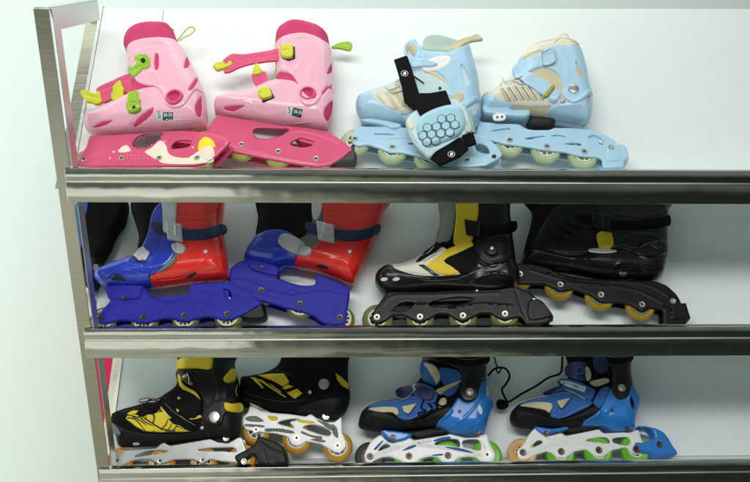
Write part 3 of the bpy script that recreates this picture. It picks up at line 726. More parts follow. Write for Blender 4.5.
def pink_second():
    s = Item(SK, 'pink child inline skate with toe strap standing up and dark rubber heel brake', 'inline skate', 0, (241, 146), 0, GRP)
    body, H = s.body('boot_liner', '273.6,82 273.8,60 273.4,48 274,35 280,28 291,23 305,23.6 321,28.6 330,36.6 332,47 335,60 335.6,80 336.4,100 335.4,119 330,131 324,132.4 305,129.4 281,127.4 245,122.6 217,117.4 212.8,112 212.8,104 218,99.4 233,96 245,94 255,89.6 267,84', M_MAGF)
    s.tube('collar_trim', [(272, 81, .062), (276, 70, .064), (276, 60, .064), (275.6, 48, .062), (276.4, 36, .062), (282, 29, .062), (292, 24.8, .062), (304, 25, .062), (318, 29, .062)], .0014, M_LIME, parent=body)
    low, HL = s.patch('lower_shell', '211.2,112 211.4,102.6 216,96.6 232,92.8 244,90.8 254,86 268,80.6 285,80.4 296,83 302,92 312,100 322,96 331,86 335.8,84 337,100 336,120 330.6,132 324,133.2 305,130 281,128 245,123.2 217,118', M_PINK, H, .0042, R=.007, mirror=True,
        holes=['223.8,109 231,106.6 245,106.2 239,110.6 231,112.6', '332,101 325.4,108 324,116 327.4,122.4 331,116 332.6,108', ],
        grooves=[('250,103 256,114 268,118 284,112', .002, .0014), ('216,113 236,117 260,120 280,122', .002, .001), ('290,126 300,116 330,106', .0016, .0009), ('240,97 252,103 262,104', .0016, -.0007)])
    cuff, HC = s.patch('cuff', '274.4,50 279,40 291,34.6 305,33.6 319,38.6 331.6,48 334.6,60 336,76 335,86 326,88 318,102 308,107 301,102 298,90 297.6,84 291,75 281,72 275.4,66', M_PINK, HL, .0045, R=.008, mirror=True,
        holes=['331,64.6 326.6,74.6 331.6,73.4', '331.6,85.4 323.4,91.4 322.4,93.4 331.6,88'],
        grooves=[('277,66 292,72 302,62 300,48', .0025, .0016), ('310,44 314,60 309,82', .004, .0012), ('321,44 327,60 324,80', .0016, -.0008)])
    for q in ('216,107 234,101 250,98 266,92 284,88', '252,120 270,123 290,124 312,122', '282,42 294,38.6 308,38.4 322,46', '296,52 297,62 288,68'):
        s.tube('mould_seam', [tuple(map(float, z.split(',')))+(-.0002,) for z in q.split()], .00055, M_PINK, rel=hmax(HL, HC), n=6)
    HX = hmax(HL, HC)
    s.ring('pivot_ring', 307.8, 94.2, .0185, .0125, .0055, M_MAG, HX, cuff, .006)
    s.disc('pivot_hub', 307.8, 94.2, .0115, .0006, M_MAGD, HX, cuff, .001)
    st, _ = s.patch('ankle_strap', '281,49 268,51 255,53 243,54.4 233,54 227,57 222.6,61 226,63.6 231,61 232.4,62 231,66 224,70 225,73 231,72 238,68.4 250,64.6 266,62 281,59.6', M_MAG, H, .003, flat=.080, grooves=[('236,61 255,59 278,55', .0014, -.0008)])
    s.patch('strap_end', '213,67 216.4,63.4 224,62.6 229,59.6 231.6,60.4 232.6,66 225,69.4 217,71.4', M_YEL, H, .006, R=.0014, smooth=False, flat=.076, grooves=[('216,67 228,64.6', .0018, -.002)])
    bb, HB = s.patch('buckle_base', '280,45 295,47 295.4,59 289,61.4 282,59', M_BLK, HC, .003, fall=.082, smooth=False)
    s.patch('buckle', '281,46.4 291.6,46 293.2,48 293,57 289,59 281.4,57.8 280.4,50', M_YEL, HB, .007, R=.002, grooves=[('283,52 291,51.4', .0016, -.002)])
    s.patch('toe_strap', '251.6,76 256,73.6 265,71.6 267,78 269,88 262,91.4 257.6,90', M_MAG, H, .003, flat=.086)
    s.patch('strap_end', '253,75 252.6,71.6 255,65.6 256.6,64 258.6,66 261.6,70.6 261,74.6 256.6,75.6', M_YEL, H, .006, R=.0014, smooth=False, flat=.087)
    bb, HB = s.patch('buckle_base', '258.6,92 270,88.4 275,98 263,103.4', M_BLK, HL, .003, smooth=False)
    s.patch('buckle', '258.4,90.4 267.6,87.6 272.4,96 270,98.4 262,100.4 259,97', M_YEL, HB, .007, R=.002, grooves=[('260,95 270,93', .0016, -.002)])
    s.patch('pull_loop', '331.6,47.6 337,44 345,41.8 350.6,42.4 352.4,46 350,50.6 344,49.6 338,48.4', M_LIME, H, .003, flat=.05, grooves=[('334,47 344,45.4 350,46', .0014, -.001)])
    l2, HS = s.patch('size_label', '293.4,107.6 303,110 301,118.6 291.6,116', M_TEAL, HL, .0006, R=.0005, smooth=False, sink=.0006, rim=0)
    s.patch('size_label', '286.4,108 292.8,107.6 291.2,115.8 285.6,114.2', M_PALE, HL, .0006, R=.0005, smooth=False, sink=.0006, rim=0)
    s.text('lettering', 'S', 287.8, 113, 290.6, 113.6, M_TEAL, HL, lift=.0009)
    s.text('lettering', '30-33', 293.6, 112.8, 301.6, 114.8, M_WHITE, HS, parent=l2, bold=.02)
    s.frame('217,114 206,130 201,142 210,149 229,150.6 265,158 295,163.6 317,166.6 330,164.6 342,157.6 353,149 345,142 329,131 305,127 281,125 245,119', M_MAG,
        holes=['256,128 277,128.4 289,129 281,135.4 269,139 259,139.2 253.4,134.4', '299,138 307,139 314,141.4 311,145.6 301,147.2 290,143.8'], rnd=5, R=.004,
        bridge=['215,122 250,126 248,136 210,138', '290,130 345,143 340,150 300,140'], grooves=[('214,138 240,147 280,157 316,163', .002, .001), ('286,137 296,131 318,134 340,144', .002, .0011)])
    for x, y in ((241.6, 144.4), (278.4, 151.4), (316, 158.6)):
        s.wheel(x, y, .0315, M_OLIVE, M_CLEAR); s.bolt(x, y, .0056, w=.0668)
    s.wheel(207, 138, .0315, M_OLIVE, M_CLEAR)
    s.patch('heel_brake', '334,164 344,156 353,149.6 356,152 357,160 355,166.6 344,168 334,168', M_RUB, H, .026, R=.006, flat=.036)
pink_second()

# ================================================================== shelf 1: light blue pair and the pad lying on it
def lb_first():
    s = Item(SK, 'light blue inline skate with white oval buckle under the black strapped pad', 'inline skate', 0, (356, 138), 6, GRP)
    body, H = s.body('boot_liner', '354,110 354.6,102 362,95 372,91.6 384,87.6 390,85 400,80 406,74 408,64 405,56 404,47 411,42 419,43 423,48 430,50 445,50 460,47 470,45 473,50 476,62 480,76 482,92 483.6,109 482,120 474,132 460,137 440,135 406,128 385,127 363,124 357,118', M_LBL)
    s.patch('toe_shell', '353.6,111 354.4,101 361,94.6 370,93 374,98 388,108 404,114 418,113 430,106 446,100 456,104 470,110 478,106 484,108 483,121 474,133 460,138 440,136 406,129 398,130 363,125 356,118', M_LB, H, .004, R=.006, mirror=True,
        grooves=[('357,106 372,112 396,121 430,124', .002, .001), ('360,118 380,122 400,124', .0015, -.0008), ('456,110 466,118 470,130', .0025, -.001)],
        holes=['471,105.4 477,104 476,113 472,115'])
    vamp, HV = s.patch('vamp_panel', '368,97 374,92 384,88.4 392,85.6 401,82 409,84 416,96 418,108 408,113 394,110 378,103', M_OFFW, H, .002)
    for a in ('384,93 388,91.6 400,110 395,109', '392,91 396,89.8 406,106 403,108', '376,96 379,95 386,104 382,102'):
        s.patch('vamp_stripe', a, M_TAN, HV, .001, smooth=False)
    s.tube('lace', [(385, 87.6, .004), (390, 90.5, .004), (399, 87, .005), (395, 84, .004), (402, 80, .004), (408, 84, .004), (404, 88, .004)], .0013, M_OFFW, rel=HV)
    s.tube('lace', [(387, 88.4, .003), (393, 94, .003), (402, 92, .004), (408, 95, .003)], .0013, M_GRN, rel=HV)
    s.patch('toe_grip', '359,106.6 362,105.8 364.6,107.4 362,108.8', M_OFFW, H, .005)
    s.patch('toe_grip', '373,121 377,120 382,122 381,124.4 375,123.6', M_OFFW, H, .005)
    s.stitch('366,99 378,94.6 392,90 402,86', M_TAN, H, lift=.0006); s.stitch('404,86 410,96 414,108', M_TAN, HV, lift=.0008); s.stitch('416,80 430,77.6 442,84', M_OFFW, H, lift=.0035)
    s.tube('panel_piping', [(372, 98, .001), (382, 106, .0012), (394, 112, .0012), (408, 114.6, .0012)], .0008, M_GRN, rel=HV)
    tg, _ = s.patch('tongue', '404,47 408,42.6 414,42 420,46 421,53 418,59 410,60 405,56', M_LB, H, .003, fall=.056)
    s.patch('tongue_lining', '406,48 410,45 415,46.6 417,52 414,57.6 408,57.4', M_TAN, H, .0065, fall=.056)
    s.patch('collar', '423,50 422.6,45 424,39.4 428,36 434,35 441,35.8 448,37.4 456,40 460,42 462,50 454,53 440,51.6', M_GRN, H, .003, R=.01, fall=.052)
    s.patch('pull_tab', '450,48.6 455,43 462,39 470,37 476,34.4 480,36 483,39.8 478,41 470,42.4 464,45.4 458,51', M_TANF, H, .004, fall=.055, grooves=[('455,46 470,40 480,38', .0012, -.001), ('460,47 470,42.4', .001, .001)])
    s.patch('ankle_panel', '412,76 420,73 432,75 444,80 450,88 452,96 440,94 420,95 414,90', M_LBL, H, .003, grooves=[('420,84 436,82 446,88', .0014, .001)])
    s.patch('ankle_lining', '424,72 434,72.6 443,78 447,86 442,82 434,77.4', M_TAN, H, .0045)
    cuff, HC = s.patch('cuff', '421,52 430,53 442,54 455,50.6 466,45.6 472,47 475.4,60 479.6,74 480.6,92 474,101 464,110.6 455,107 450,97 448.4,88 445,79 436,72 424,69.4 420.6,62', M_LB, H, .0045, R=.007, mirror=True,
        holes=['461.4,65 469.6,79 468.8,86 465,85 462.6,77'], grooves=[('424,56 440,58 458,55', .0018, .001), ('466,52 470,62 475,80', .0018, -.001)])
    s.disc('ankle_pivot', 458, 97.4, .0125, .003, M_TAN, hmax(H, HC), cuff)
    s.patch('heel_brace', '460,106 478,96.4 481,99 463,111', M_LB, H, .007, R=.004, mirror=True)
    st, HS = s.patch('ankle_strap', '408.6,60 420,59.4 431,60 436,63 433,68.6 421,70 410,70.4', M_LB, H, .004, fall=.076, grooves=[('410,65 430,64.6', .001, -.0008)])
    s.patch('buckle', '421.4,70 424,64 430,59.6 438,57 448,56.4 452.4,60 450.6,64.6 445,68.8 436,71.8 427,72.6', M_WHITE, H, .006, R=.005, fall=.084, grooves=[('436,67 447,62', .002, -.001)])
    s.patch('strap_end', '409,61 421,60.4 430,62.4 438,65.4 434,68.6 424,69.2 410,69.6', M_LB, H, .0105, R=.003, fall=.084)
    s.tube('strap_clip', [(414, 78, .006), (420, 82, .006), (424, 85, .006)], .0016, M_BLK, rel=H)
    s.bolt(440, 89.4, .003, M_BOLTD, H=H, name='rivet', raise_=.004)
    s.frame('359,126 353,131 350.6,138 353,144 358,146 368,144.6 378,147.6 390,152.4 401,152.6 412,154.6 424,158 436,163.6 450,166.6 470,167 486,165.4 496,160 503,154.6 498,146 489,138.6 477,134 460,131 440,128 405,127 380,126', M_LB,
        holes=['475,145 480,143.4 487,146.4 489.6,152.6 485,154 478,151', '376,133.4 392,133.8 392,135.2 376,134.8', '409,142.8 418,142.8 418,144 409,144'], rnd=6, R=.004,
        bridge=['372,128 440,130 440,138 372,136', '440,130 480,136 486,142 440,138'], grooves=[('368,130 366,138 376,141 400,142', .0015, .0009), ('362,142 384,146 410,149 430,153', .0015, .0008)])
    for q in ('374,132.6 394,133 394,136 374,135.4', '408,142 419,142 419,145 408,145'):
        s.patch('slot_shade', q, M_DK, H, .001, R=.0006, flat=.0590, smooth=False)  # dark patches stand in for the shade inside the frame slots
    s.tube('frame_stripe', [(386, 138.6, .0672), (400, 137.6, .0672), (414, 138, .0672)], .0009, M_OFFW, .5)
    for x, y in ((355, 138.6), (392.4, 146.8), (429, 153.6), (467, 160)):
        s.wheel(x, y, .0335, M_GTYRE, M_OFFW); s.bolt(x, y, .0058, w=.0668)
    s.bolt(494, 156.4, .0040, M_BOLTD, w=.067, name='brake_bolt')
    s.patch('toe_mount', '362,125 375,124 400,129 402,133 394,135.6 382,131 364,128', M_LB, H, .026, R=.004, flat=.046)
lb_first()

def pad():
    s = Item('wrist_guard', 'black strapped pad with pale blue honeycomb cap lying over the light blue skate', 'sports pad', 0, (356, 138), 6)
    s.w0 = .108
    b, HB0 = s.patch('padding', '406,122 412,114 424,107 438,103 452,99.6 461,103 468,114 472,128 473,134 464,137 452,146 440,153 430,158.6 424,155 413,143 407,130', M_LBL, None or (lambda Q: np.full(len(Q), .1065)), .009, R=.008, flat=0.1065)
    HB = HB0
    s.patch('strap', '394,60 407,55.6 411,66 415,80 419,93 421,106 417,113 404,101.6 402,88 398,73', M_BLKF, HB, .0028, smooth=False, flat=0.1085)
    s.patch('strap', '416,93.6 430,93.6 446,90.6 451.4,104 434,110 420,115.6 414,104', M_BLKF, HB, .0045, smooth=False, flat=0.1190)
    s.patch('strap', '460.6,135 473,132 476.6,144 467,147', M_BLKF, HB, .003, smooth=False, flat=0.1097)
    st, HS = s.patch('strap', '436,150 460,137 468.6,149 460,157 440,166 430,158.6', M_BLKF, HB, .0032, smooth=False, flat=0.1113)
    cap, HC = s.patch('cap', '416.6,130 418,121 423,115.6 434,110 448,106 458.6,106.6 464,114 465.6,126 459,136 448,141.6 434,147 426,147.6 420,141', M_CAPBLU, None, .013, R=.016, flat=0.1145, grooves=[('420,130 423,120 436,113 450,109 458,111 462,122', .0016, -.0009)])
    hexes = [(441.6, 119.8), (450.8, 118.8), (427.4, 128.4), (436.6, 127.4), (445.8, 126.4), (455, 125.4), (422.4, 136), (431.6, 135), (440.8, 134), (450, 133), (426.8, 142.6), (436, 141.6)]
    for x, y in hexes:
        P = ' '.join('%.2f,%.2f' % (x+5.3*math.cos(a-.1), y+4.95*math.sin(a-.1)) for a in np.arange(6)*math.pi/3+math.pi/6)
        P2 = ' '.join('%.2f,%.2f' % (x+4.45*math.cos(a-.1), y+4.1*math.sin(a-.1)) for a in np.arange(6)*math.pi/3+math.pi/6)
        t, HT = s.patch('honeycomb_tile', P, M_INK, HC, .0006, R=.0005, smooth=False, sink=.001, parent=cap)
        s.patch('tile_face', P2, M_CAPBLU, HC, .0014, R=.0010, smooth=False, sink=.001, parent=t)
    for x, y, H_ in ((404.6, 73.4, .1114), (451.4, 154.2, .1146)):
        for r1, r0 in ((3.4, 2.7),):
            an = np.linspace(0, 2*math.pi, 20)
            s.tube('emblem', [(x+r1*math.cos(a), y+r1*.8*math.sin(a), H_) for a in an], .0005, M_WHITE, .4, n=2)
        s.patch('emblem', '%.1f,%.1f %.1f,%.1f %.1f,%.1f %.1f,%.1f' % (x-1.6, y+1, x-.2, y-1.8, x+1.8, y-.6, x+.8, y+1.6), M_WHITE, None, .0004, flat=H_, sink=.0003)
    s.tube('trim_loop', [(463, 104, .112), (468, 112, .114), (472, 122, .114), (474, 132, .112)], .0018, M_GRN)
    s.tube('trim_loop', [(410, 124, .112), (411, 131, .114), (416, 141, .114), (424, 151, .112)], .0016, M_GRN)
    s.patch('loop_tab', '407,121 412,119.6 414,127 410,129.6', M_OFFW, None, .002, flat=0.1165)
    s.patch('loop_tab', '463,122 470,120 472,130 466,132', M_GRN, None, .002, flat=0.1160)
pad()

def lb_second():
    s = Item(SK, 'light blue inline skate with beige striped laces and silver ankle pivot', 'inline skate', 0, (547, 148), 0, GRP)
    body, H = s.body('boot_liner', '480,96 488,93 497,87 503,83 512,80 516,72 516,62 520,56 528,48 538,44 548,42 560,40 570,42 577,45.4 581.6,51 587.6,71 590.6,87 593,97 594,110 591,123 584,128 579,125.6 553,121.6 540,120 519,118 500,119 483,118 478,108', M_TAN)
    s.patch('collar', '517,62 521,55 529,47.6 540,43.4 550,41.4 556,40.4 552,49 540,51 530,54 522,60', M_OFFW, H, .003, R=.004)
    s.patch('collar_edge', '554,47 558,42 564,39.6 572,42.4 577,46.4 566,48', M_OFFW, H, .005, fall=.055)
    s.tube('pull_loop', [(556, 40.5, .06), (560, 36, .066), (565, 34, .066), (568, 37, .062), (566, 42, .06)], .0024, M_OFFW, .5)
    vamp, HV = s.patch('vamp_panel', '486,95 492,91 497,87.4 503,83.4 512,81.6 520,82 530,86 540,92 550,100 554,106 540,107.6 515,106 498,101', M_OFFW, H, .003)
    for i in range(6):
        x = 499+i*6.6; y = 88-.3*i+abs(i-2)*.4
        s.patch('vamp_stripe', '%.1f,%.1f %.1f,%.1f %.1f,%.1f %.1f,%.1f' % (x, y, x+2.4, y-.6, x+11, y+13.6, x+7.4, y+13.4), M_TAN, HV, .0012, smooth=False)
        s.tube('lace', [(x+3.2, y-.4, .0016), (x+7.4, y+6, .0018), (x+11.6, y+13, .0014)], .0007, M_DK, rel=HV, n=4)
    s.tube('lace', [(500, 86, .005), (503, 81, .010), (502.6, 79, .012), (505, 84, .008), (514, 82.4, .007), (520, 85, .005), (524, 84, .005)], .0014, M_OFFW, rel=HV)
    s.tube('lace', [(512, 82.6, .006), (517, 81, .008), (523, 84.4, .006)], .0012, M_BLK, rel=HV)
    st, _ = s.patch('instep_strap', '521,82 525,73.6 531,74 541,79.6 553,88 545.6,97.6 532,89', M_LB, HV, .006, R=.003, grooves=[('528,80 546,92', .0014, -.0009)])
    s.patch('strap_clip', '543,96 551,86.6 554,88.6 546,99', M_OLIVE, HV, .009, R=.002)
    s.patch('strap_pad', '548,98 556,89 561,95 556,102.6 550,103', M_LB, HV, .005)
    low, HL = s.patch('lower_shell', '477,100 482,94.6 492,96 500,100.6 515,105 535,108.6 553,106 562,99.4 570,103 580,98.4 590,91.6 593.8,105 592,122 584,128.8 578,126 553,122 540,120.6 519,119 500,120 482,119', M_LB, H, .0042, R=.006, mirror=True,
        holes=['586.4,98 590,97 589,104.4 588,106'], grooves=[('484,100 510,110 540,113 560,108 580,106', .0022, .0014), ('546,120 552,112 566,107 582,106 588,112', .002, .0012), ('570,112 576,107', .0016, .001), ('484,112 520,114', .002, -.0008)])
    cuff, HC = s.patch('cuff', '540,55 546,48.6 555,45.4 566,46.6 577,46.4 581.4,51 587.6,71 590.4,86 590.6,93 583,100 575,103.6 567,101 562.6,95 563,87 559,76 551.6,70 543,67.6 541,62', M_LB, HL, .0045, R=.007, mirror=True,
        holes=['575.4,61.6 580,70 583,77.6 580.6,79 577,74'], grooves=[('560,52 566,64 568,80', .004, .001), ('584,62 586,78 588,88', .0016, -.0009)])
    s.disc('pivot_cap', 573.4, 89.4, .0125, .005, M_BOLT, hmax(HL, HC), cuff)
    s.bolt(562.6, 101, .0052, H=hmax(HL, HC), name='rivet', dome=True)
    st, _ = s.patch('ankle_strap', '512.4,69 514.6,65.4 524,60 536,55.4 546,52 553,52.6 555.6,57 554,64.6 544,66.8 530,72 519,78.4 514,77', M_LB, HC, .005, R=.004, fall=.07, grooves=[('516,70 534,62 546,58', .0012, -.0008)])
    s.tube('buckle', [(541, 55, .008), (551, 51.6, .009), (554.6, 56, .009), (554, 64, .009), (544, 67.4, .008), (541.4, 61, .008), (541, 55, .008)], .0013, M_BOLT, rel=HC)
    s.patch('size_plate', '493.4,114.6 504.4,114 505,119.6 494.6,120.4', M_WHITE, H, .0012, R=.001, flat=.0790)
    s.bolt(497.2, 117.4, .0022, M_BOLTD, w=.080, name='plate_screw'); s.bolt(502, 117, .0022, M_BOLTD, w=.080, name='plate_screw')
    s.patch('toe_mount', '482,112 505,113 509,117 520,117 528,118 527,124 519,125.6 500,123.6 482,121', M_LB, H, .034, R=.004, flat=.044)
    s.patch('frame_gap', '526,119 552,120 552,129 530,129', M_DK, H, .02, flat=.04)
    s.frame('478,121 500,123 519,123.6 526,128 530,129.6 549,129.6 554,127.6 571,127.4 590,129 603,133 615,140 622,151 625,160 623.6,167 603,168 602.4,159 598,157 588,156.6 578,155.6 566,152 553,150.6 540,149.4 530,147 518,145.6 505,144 490,140 476,135', M_LB,
        holes=['588.4,137.6 594,135 602,139 603,144.4 597,142 593,139.4', '493.6,130 509,128 508.6,129.8 494,131.2', '527,137.8 544,135.6 543,137.4 528,139', '551.6,136 558,134.8 567,136.8', '564.6,143.6 579,143 581,145.2'], rnd=5, R=.004,
        bridge=['480,124 520,127 552,131 600,136 600,142 540,138 480,131'], grooves=[('482,126 510,127 530,133 560,132 590,134', .0016, .0009), ('500,141 530,143 560,148 590,152', .0014, .0008)])
    s.patch('heel_brake', '603,153 612,150 622,151.6 625.4,160 624,167.4 603.4,168.4', M_LB, H, .030, R=.005, flat=.038, grooves=[('617,153 619,167', .001, -.001)])
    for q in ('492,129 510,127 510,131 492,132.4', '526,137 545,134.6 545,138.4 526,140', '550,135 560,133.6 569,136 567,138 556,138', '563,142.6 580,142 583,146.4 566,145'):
        s.patch('slot_shade', q, M_DK, H, .001, R=.0006, flat=.0590, smooth=False)  # slot shade put in as dark colour behind each opening
    for x, y in ((510, 140), (547, 146.4), (584.4, 151.6)):
        s.wheel(x, y, .0335, M_GTYRE, M_OFFW); s.bolt(x, y, .0058, w=.0668)
    s.wheel(474, 135, .0335, M_GTYRE, M_OFFW); s.bolt(611, 147.4, .0056, w=.067, name='brake_bolt')
lb_second()

# ================================================================== shelf 2: blue and red pair
def br_first():
    s = Item(SK, 'blue and red inline skate nearest the left post with checked buckle and black heel brake', 'inline skate', 1, (100, 318), 6, GRP)
    body, H = s.body('boot_liner', '94.6,282 96,272 110,264 126,258 134,252 138,240 136,224 132,208 136,192 176,190 222,190 224,224 228,250 230,270 227,280 192,284 148,290 110,290 98,286', M_GREY)
    s.patch('tongue', '130,206 136,194 164,192 162,214 156,240 146,252 138,250 139,236 134,220', M_BLKF, H, .003)
    ank, HA = s.patch('ankle_shell', '135,264 139,252 147,236 152,214 160,203 172,200 178,206 178,230 176,250 168,264 158,272 148,275', M_BLUE2, H, .004, R=.006, grooves=[('150,262 160,246 166,222', .002, -.001)])
    s.patch('shin_strap', '162,192 176,192 177,216 174,232 164,232 163,212', M_SILV, HA, .005, R=.002, fall=.078)
    s.patch('collar_lining', '156,273.6 164,267 172,259 176,256 176,262 170,268 160,274', M_GREY, H, .009)
    cuff, HC = s.patch('cuff', '146.6,287 149,280 156,274 168,270 176,262 178,252 176,230 177,200 178,190 223,190 225,230 229,256 230,272 227,281 192,283.4 165,286.4', M_RED, HA, .0045, R=.008, mirror=True,
        grooves=[('158,279 180,276 200,266 216,258 228,258', .0022, .0013), ('184,277 196,272 204,264', .0016, -.001), ('208,264 218,268 224,276', .0022, .0013), ('184,252 200,244 222,240', .002, .001), ('180,215 200,218 222,212', .0022, -.001)])
    s.patch('vent', '186,277.4 190,273.6 197,272.4 195,275.6 190,277.8', M_DK, HC, .0006, R=.0004)
    toe, HT = s.patch('toe_shell', '94.4,283 95.4,272 98,270 110,263.6 120,260 130,257 137,260 146,263 153,268 150,277 146.4,288 142,291.4 120,291 106,289.4 98,286', M_BLUE2, H, .005, R=.007, mirror=True,
        holes=['109.6,279.4 117,274.2 128.4,281.6 119,281.4'], grooves=[('97,276 112,268 128,263 142,266', .002, .001), ('100,286 118,286 142,288', .002, .0012), ('128,282 140,284', .0016, .001), ('104,274 116,270 128,269 140,276', .002, -.0008)])
    s.patch('vent_lining', '109,280 117,273.8 129,282', M_DK, H, .001, smooth=False)
    bk, HB = s.patch('buckle', '133.6,256 139.6,249 144,247 151,253.6 146.6,261.4 139,261', M_SILV, HT, .007, R=.003, smooth=False, grooves=[('138,252 146,259', .0007, -.001), ('141,250 149,257', .0007, -.001), ('136,256 143,249', .0007, -.001), ('141,259 148,252', .0007, -.001)])
    s.patch('buckle_base', '132,257 139,248 144,246 153,254 147,263.4 137,262', M_BLK, HT, .003, R=.002, smooth=False)
    s.patch('cuff_strap', '152,222 166,224 186,229 204,229 224,224 224,234 204,240 184,240 166,236 153,232', M_NAVY, HC, .0035, R=.002, smooth=True)
    for i in range(9): s.tube('ratchet_tooth', [(190+i*2.6, 231.4-.1*i, .0036), (190+i*2.6, 237-.1*i, .0036)], .0006, M_NAVY, rel=HC, n=2)
    s.tube('shell_line', [(160, 281, .0002), (182, 278, .0002), (200, 268.6, .0002), (214, 262, .0002), (227, 263, .0002)], .0009, M_RED, rel=HC, n=6)
    s.tube('shell_line', [(182, 212, .0002), (186, 218, .0002), (204, 219, .0002), (221, 214, .0002)], .0009, M_RED, rel=HC, n=6)
    s.patch('cuff_buckle', '166,221 182,225 184,243 168,240', M_SILV, HC, .008, R=.003, smooth=False, grooves=[('169,228 181,231', .0009, -.0015), ('169,234 182,237', .0009, -.0015)])
    s.patch('instep_buckle', '172,245 180,243 186,248 183,254 175,253', M_SILV, HC, .005, R=.003)
    s.bolt(206, 252, .0056, H=HC, name='cuff_rivet', dome=True, raise_=.001)
    s.frame('98,315 96.6,320 99,323.6 105,323.6 113,321.4 121,320 131,320.6 139,323 146,323 154,321 164,318.4 174,319 181,321.4 187,321.4 195,319 206,316.6 217,318 224,320.4 232,319.4 245,313.4 262,303.4 252,294 240,287 228,281.4 190,283.4 188.6,293 184,297 170,300 158,299.6 150,295 146,288 108,289 110,301 103,308 100,312', M_BLUE,
        holes=['223.6,289 230,291.6 231,298 226,298'], rnd=5, R=.005, bridge=['112,290 146,290 150,298 228,288 228,298 150,308 112,302'],
        grooves=[('112,303 124,305 138,303 143,297', .0016, .001), ('160,314 170,306 186,302 206,304 218,309', .002, .0013), ('150,300 166,304 190,300', .0016, .001), ('196,290 224,292', .0016, -.0008), ('232,296 244,300 252,305', .0018, .0012), ('104,312 122,316 138,312', .0014, -.0008)])
    s.patch('toe_mount', '110,289 146,288.6 146,294 143,302 132,304 114,303 110,298', M_BLUE, H, .026, R=.004, flat=.0445)
    s.bolt(124, 298, .0040, M_BOLTD, w=.071, name='mount_screw')
    for x, y in ((100.4, 318.6), (143, 317.4), (184, 315.2), (227, 314)):
        s.wheel(x, y, .0330, M_CTYRE, M_CLEAR, spokes=12, hub=.78); s.bolt(x, y, .0058, M_BOLTD, w=.0668)
    s.patch('heel_brake', '242,315 250,311 264,305 265.6,310 267.6,319 262,322.6 250,322.6 241,320', M_RUB if False else M_CHAR, H, .024, R=.004, flat=.038)
    s.bolt(229.6, 298.4, .0034, M_BOLT, w=.058, name='frame_rivet', dome=True)
br_first()

def br_second():
    s = Item(SK, 'blue and red inline skate tilted with its toe under the neighbouring blue heel', 'inline skate', 1, (300, 303), 0, GRP)
    body, H = s.body('boot_liner', '243,262 244,252 250,242 256,232 258,218 258,204 260,190 386,190 385,214 377,240 367,262 358,281 353,286 332,278 316,273 300,270 288,268 274,270 258,268', M_GREY)
    s.patch('tongue', '256,236 258,218 259,192 312,190 313,214 306,234 290,240 270,238', M_BLKF, H, .003)
    s.patch('shin_strap', '313,190 321,190 323,206 318,220 312,216', M_SILV, H, .005, R=.002)
    toe, HT = s.patch('toe_shell', '242.6,263 243.4,252 248,243 258,235 272,230 288,232 301,243 298,254 289,266 276,270 258,268.6', M_BLUE2, H, .005, R=.007, mirror=True, grooves=[('247,258 262,258 280,262', .002, .001), ('256,240 272,238 290,246', .002, -.0009)])
    s.patch('instep_strap', '284,234 300,240 306,248 300,256 286,250 278,242', M_SILV, HT, .005, R=.002)
    cuff, HC = s.patch('cuff', '287.6,266 297,257 311,249 321,238 323.6,216 322.6,190 387,190 385.4,214 377.6,240 367.6,262 359,281.6 353.4,287 332,278.6 316,272.4 300,268.8', M_RED, H, .0052, R=.008, mirror=True,
        grooves=[('306,262 318,260 334,266 344,276', .0022, .0014), ('330,260 344,262 352,272', .0022, .0013), ('330,240 352,240 374,234', .002, .001), ('326,212 352,216 382,210', .0022, -.0011)])
    s.patch('vent', '316,267.4 320,264.6 328,267 327,269.4', M_DK, HC, .0006, R=.0004)
    s.patch('cuff_strap', '306,222 322,226 346,230 366,229 380,224 378,234 364,240 344,241 322,236 307,232', M_NAVY, HC, .0035, R=.002)
    for i in range(9): s.tube('ratchet_tooth', [(342+i*2.6, 231.6, .0036), (342+i*2.6, 237.6, .0036)], .0006, M_NAVY, rel=HC, n=2)
    s.tube('shell_line', [(300, 265, .0002), (318, 263, .0002), (334, 268, .0002), (348, 279, .0002)], .0009, M_RED, rel=HC, n=6)
    s.patch('cuff_buckle', '316,221 334,226 335,244 318,240', M_SILV, HC, .008, R=.003, smooth=False, grooves=[('319,228 332,232', .0009, -.0015), ('319,234 332,238', .0009, -.0015)])
    s.patch('instep_buckle', '298,249 306,246 312,250 309,256 301,256', M_SILV, HC, .005, R=.003)
    s.bolt(350, 252, .0056, H=HC, name='cuff_rivet', dome=True, raise_=.001)
    s.patch('toe_mount', '250,262 274,268 280,272 278,280 262,277 250,272', M_BLUE, H, .026, R=.003, flat=.0455)
    s.frame('228,282 230,268 237,262 247,258.6 262,262 276,267.6 288,266 300,268.6 316,273 332,279 350,287 347.6,304 346,323 334,325 322,322.6 314,316 303,312 285,307.6 262,301 240,299 226,294', M_BLUE,
        holes=['276.6,277 282,270 289,267.6 302,269.4 315,273.4 316.4,284 304,286 290,283'], rnd=5, R=.005, bridge=['232,266 262,266 278,272 276,282 232,280', '316,276 346,289 344,300 314,288', '240,288 330,306 330,312 240,294'],
        grooves=[('250,262 252,272 262,276 278,280', .0016, .001), ('232,280 250,282 272,292 296,296 320,292 346,296', .002, .0013), ('282,296 290,291 298,294', .0016, .0011), ('246,290 262,296 280,300', .0016, .001)])
    s.bolt(262, 267.6, .0044, M_BOLTD, w=.072, name='mount_screw')
    for x, y in ((261.4, 290), (300, 303.4), (340, 317.2)):
        s.wheel(x, y, .0335, M_CTYRE, M_CLEAR, spokes=12, hub=.78); s.bolt(x, y, .0058, M_BOLTD, w=.0668)
br_second()

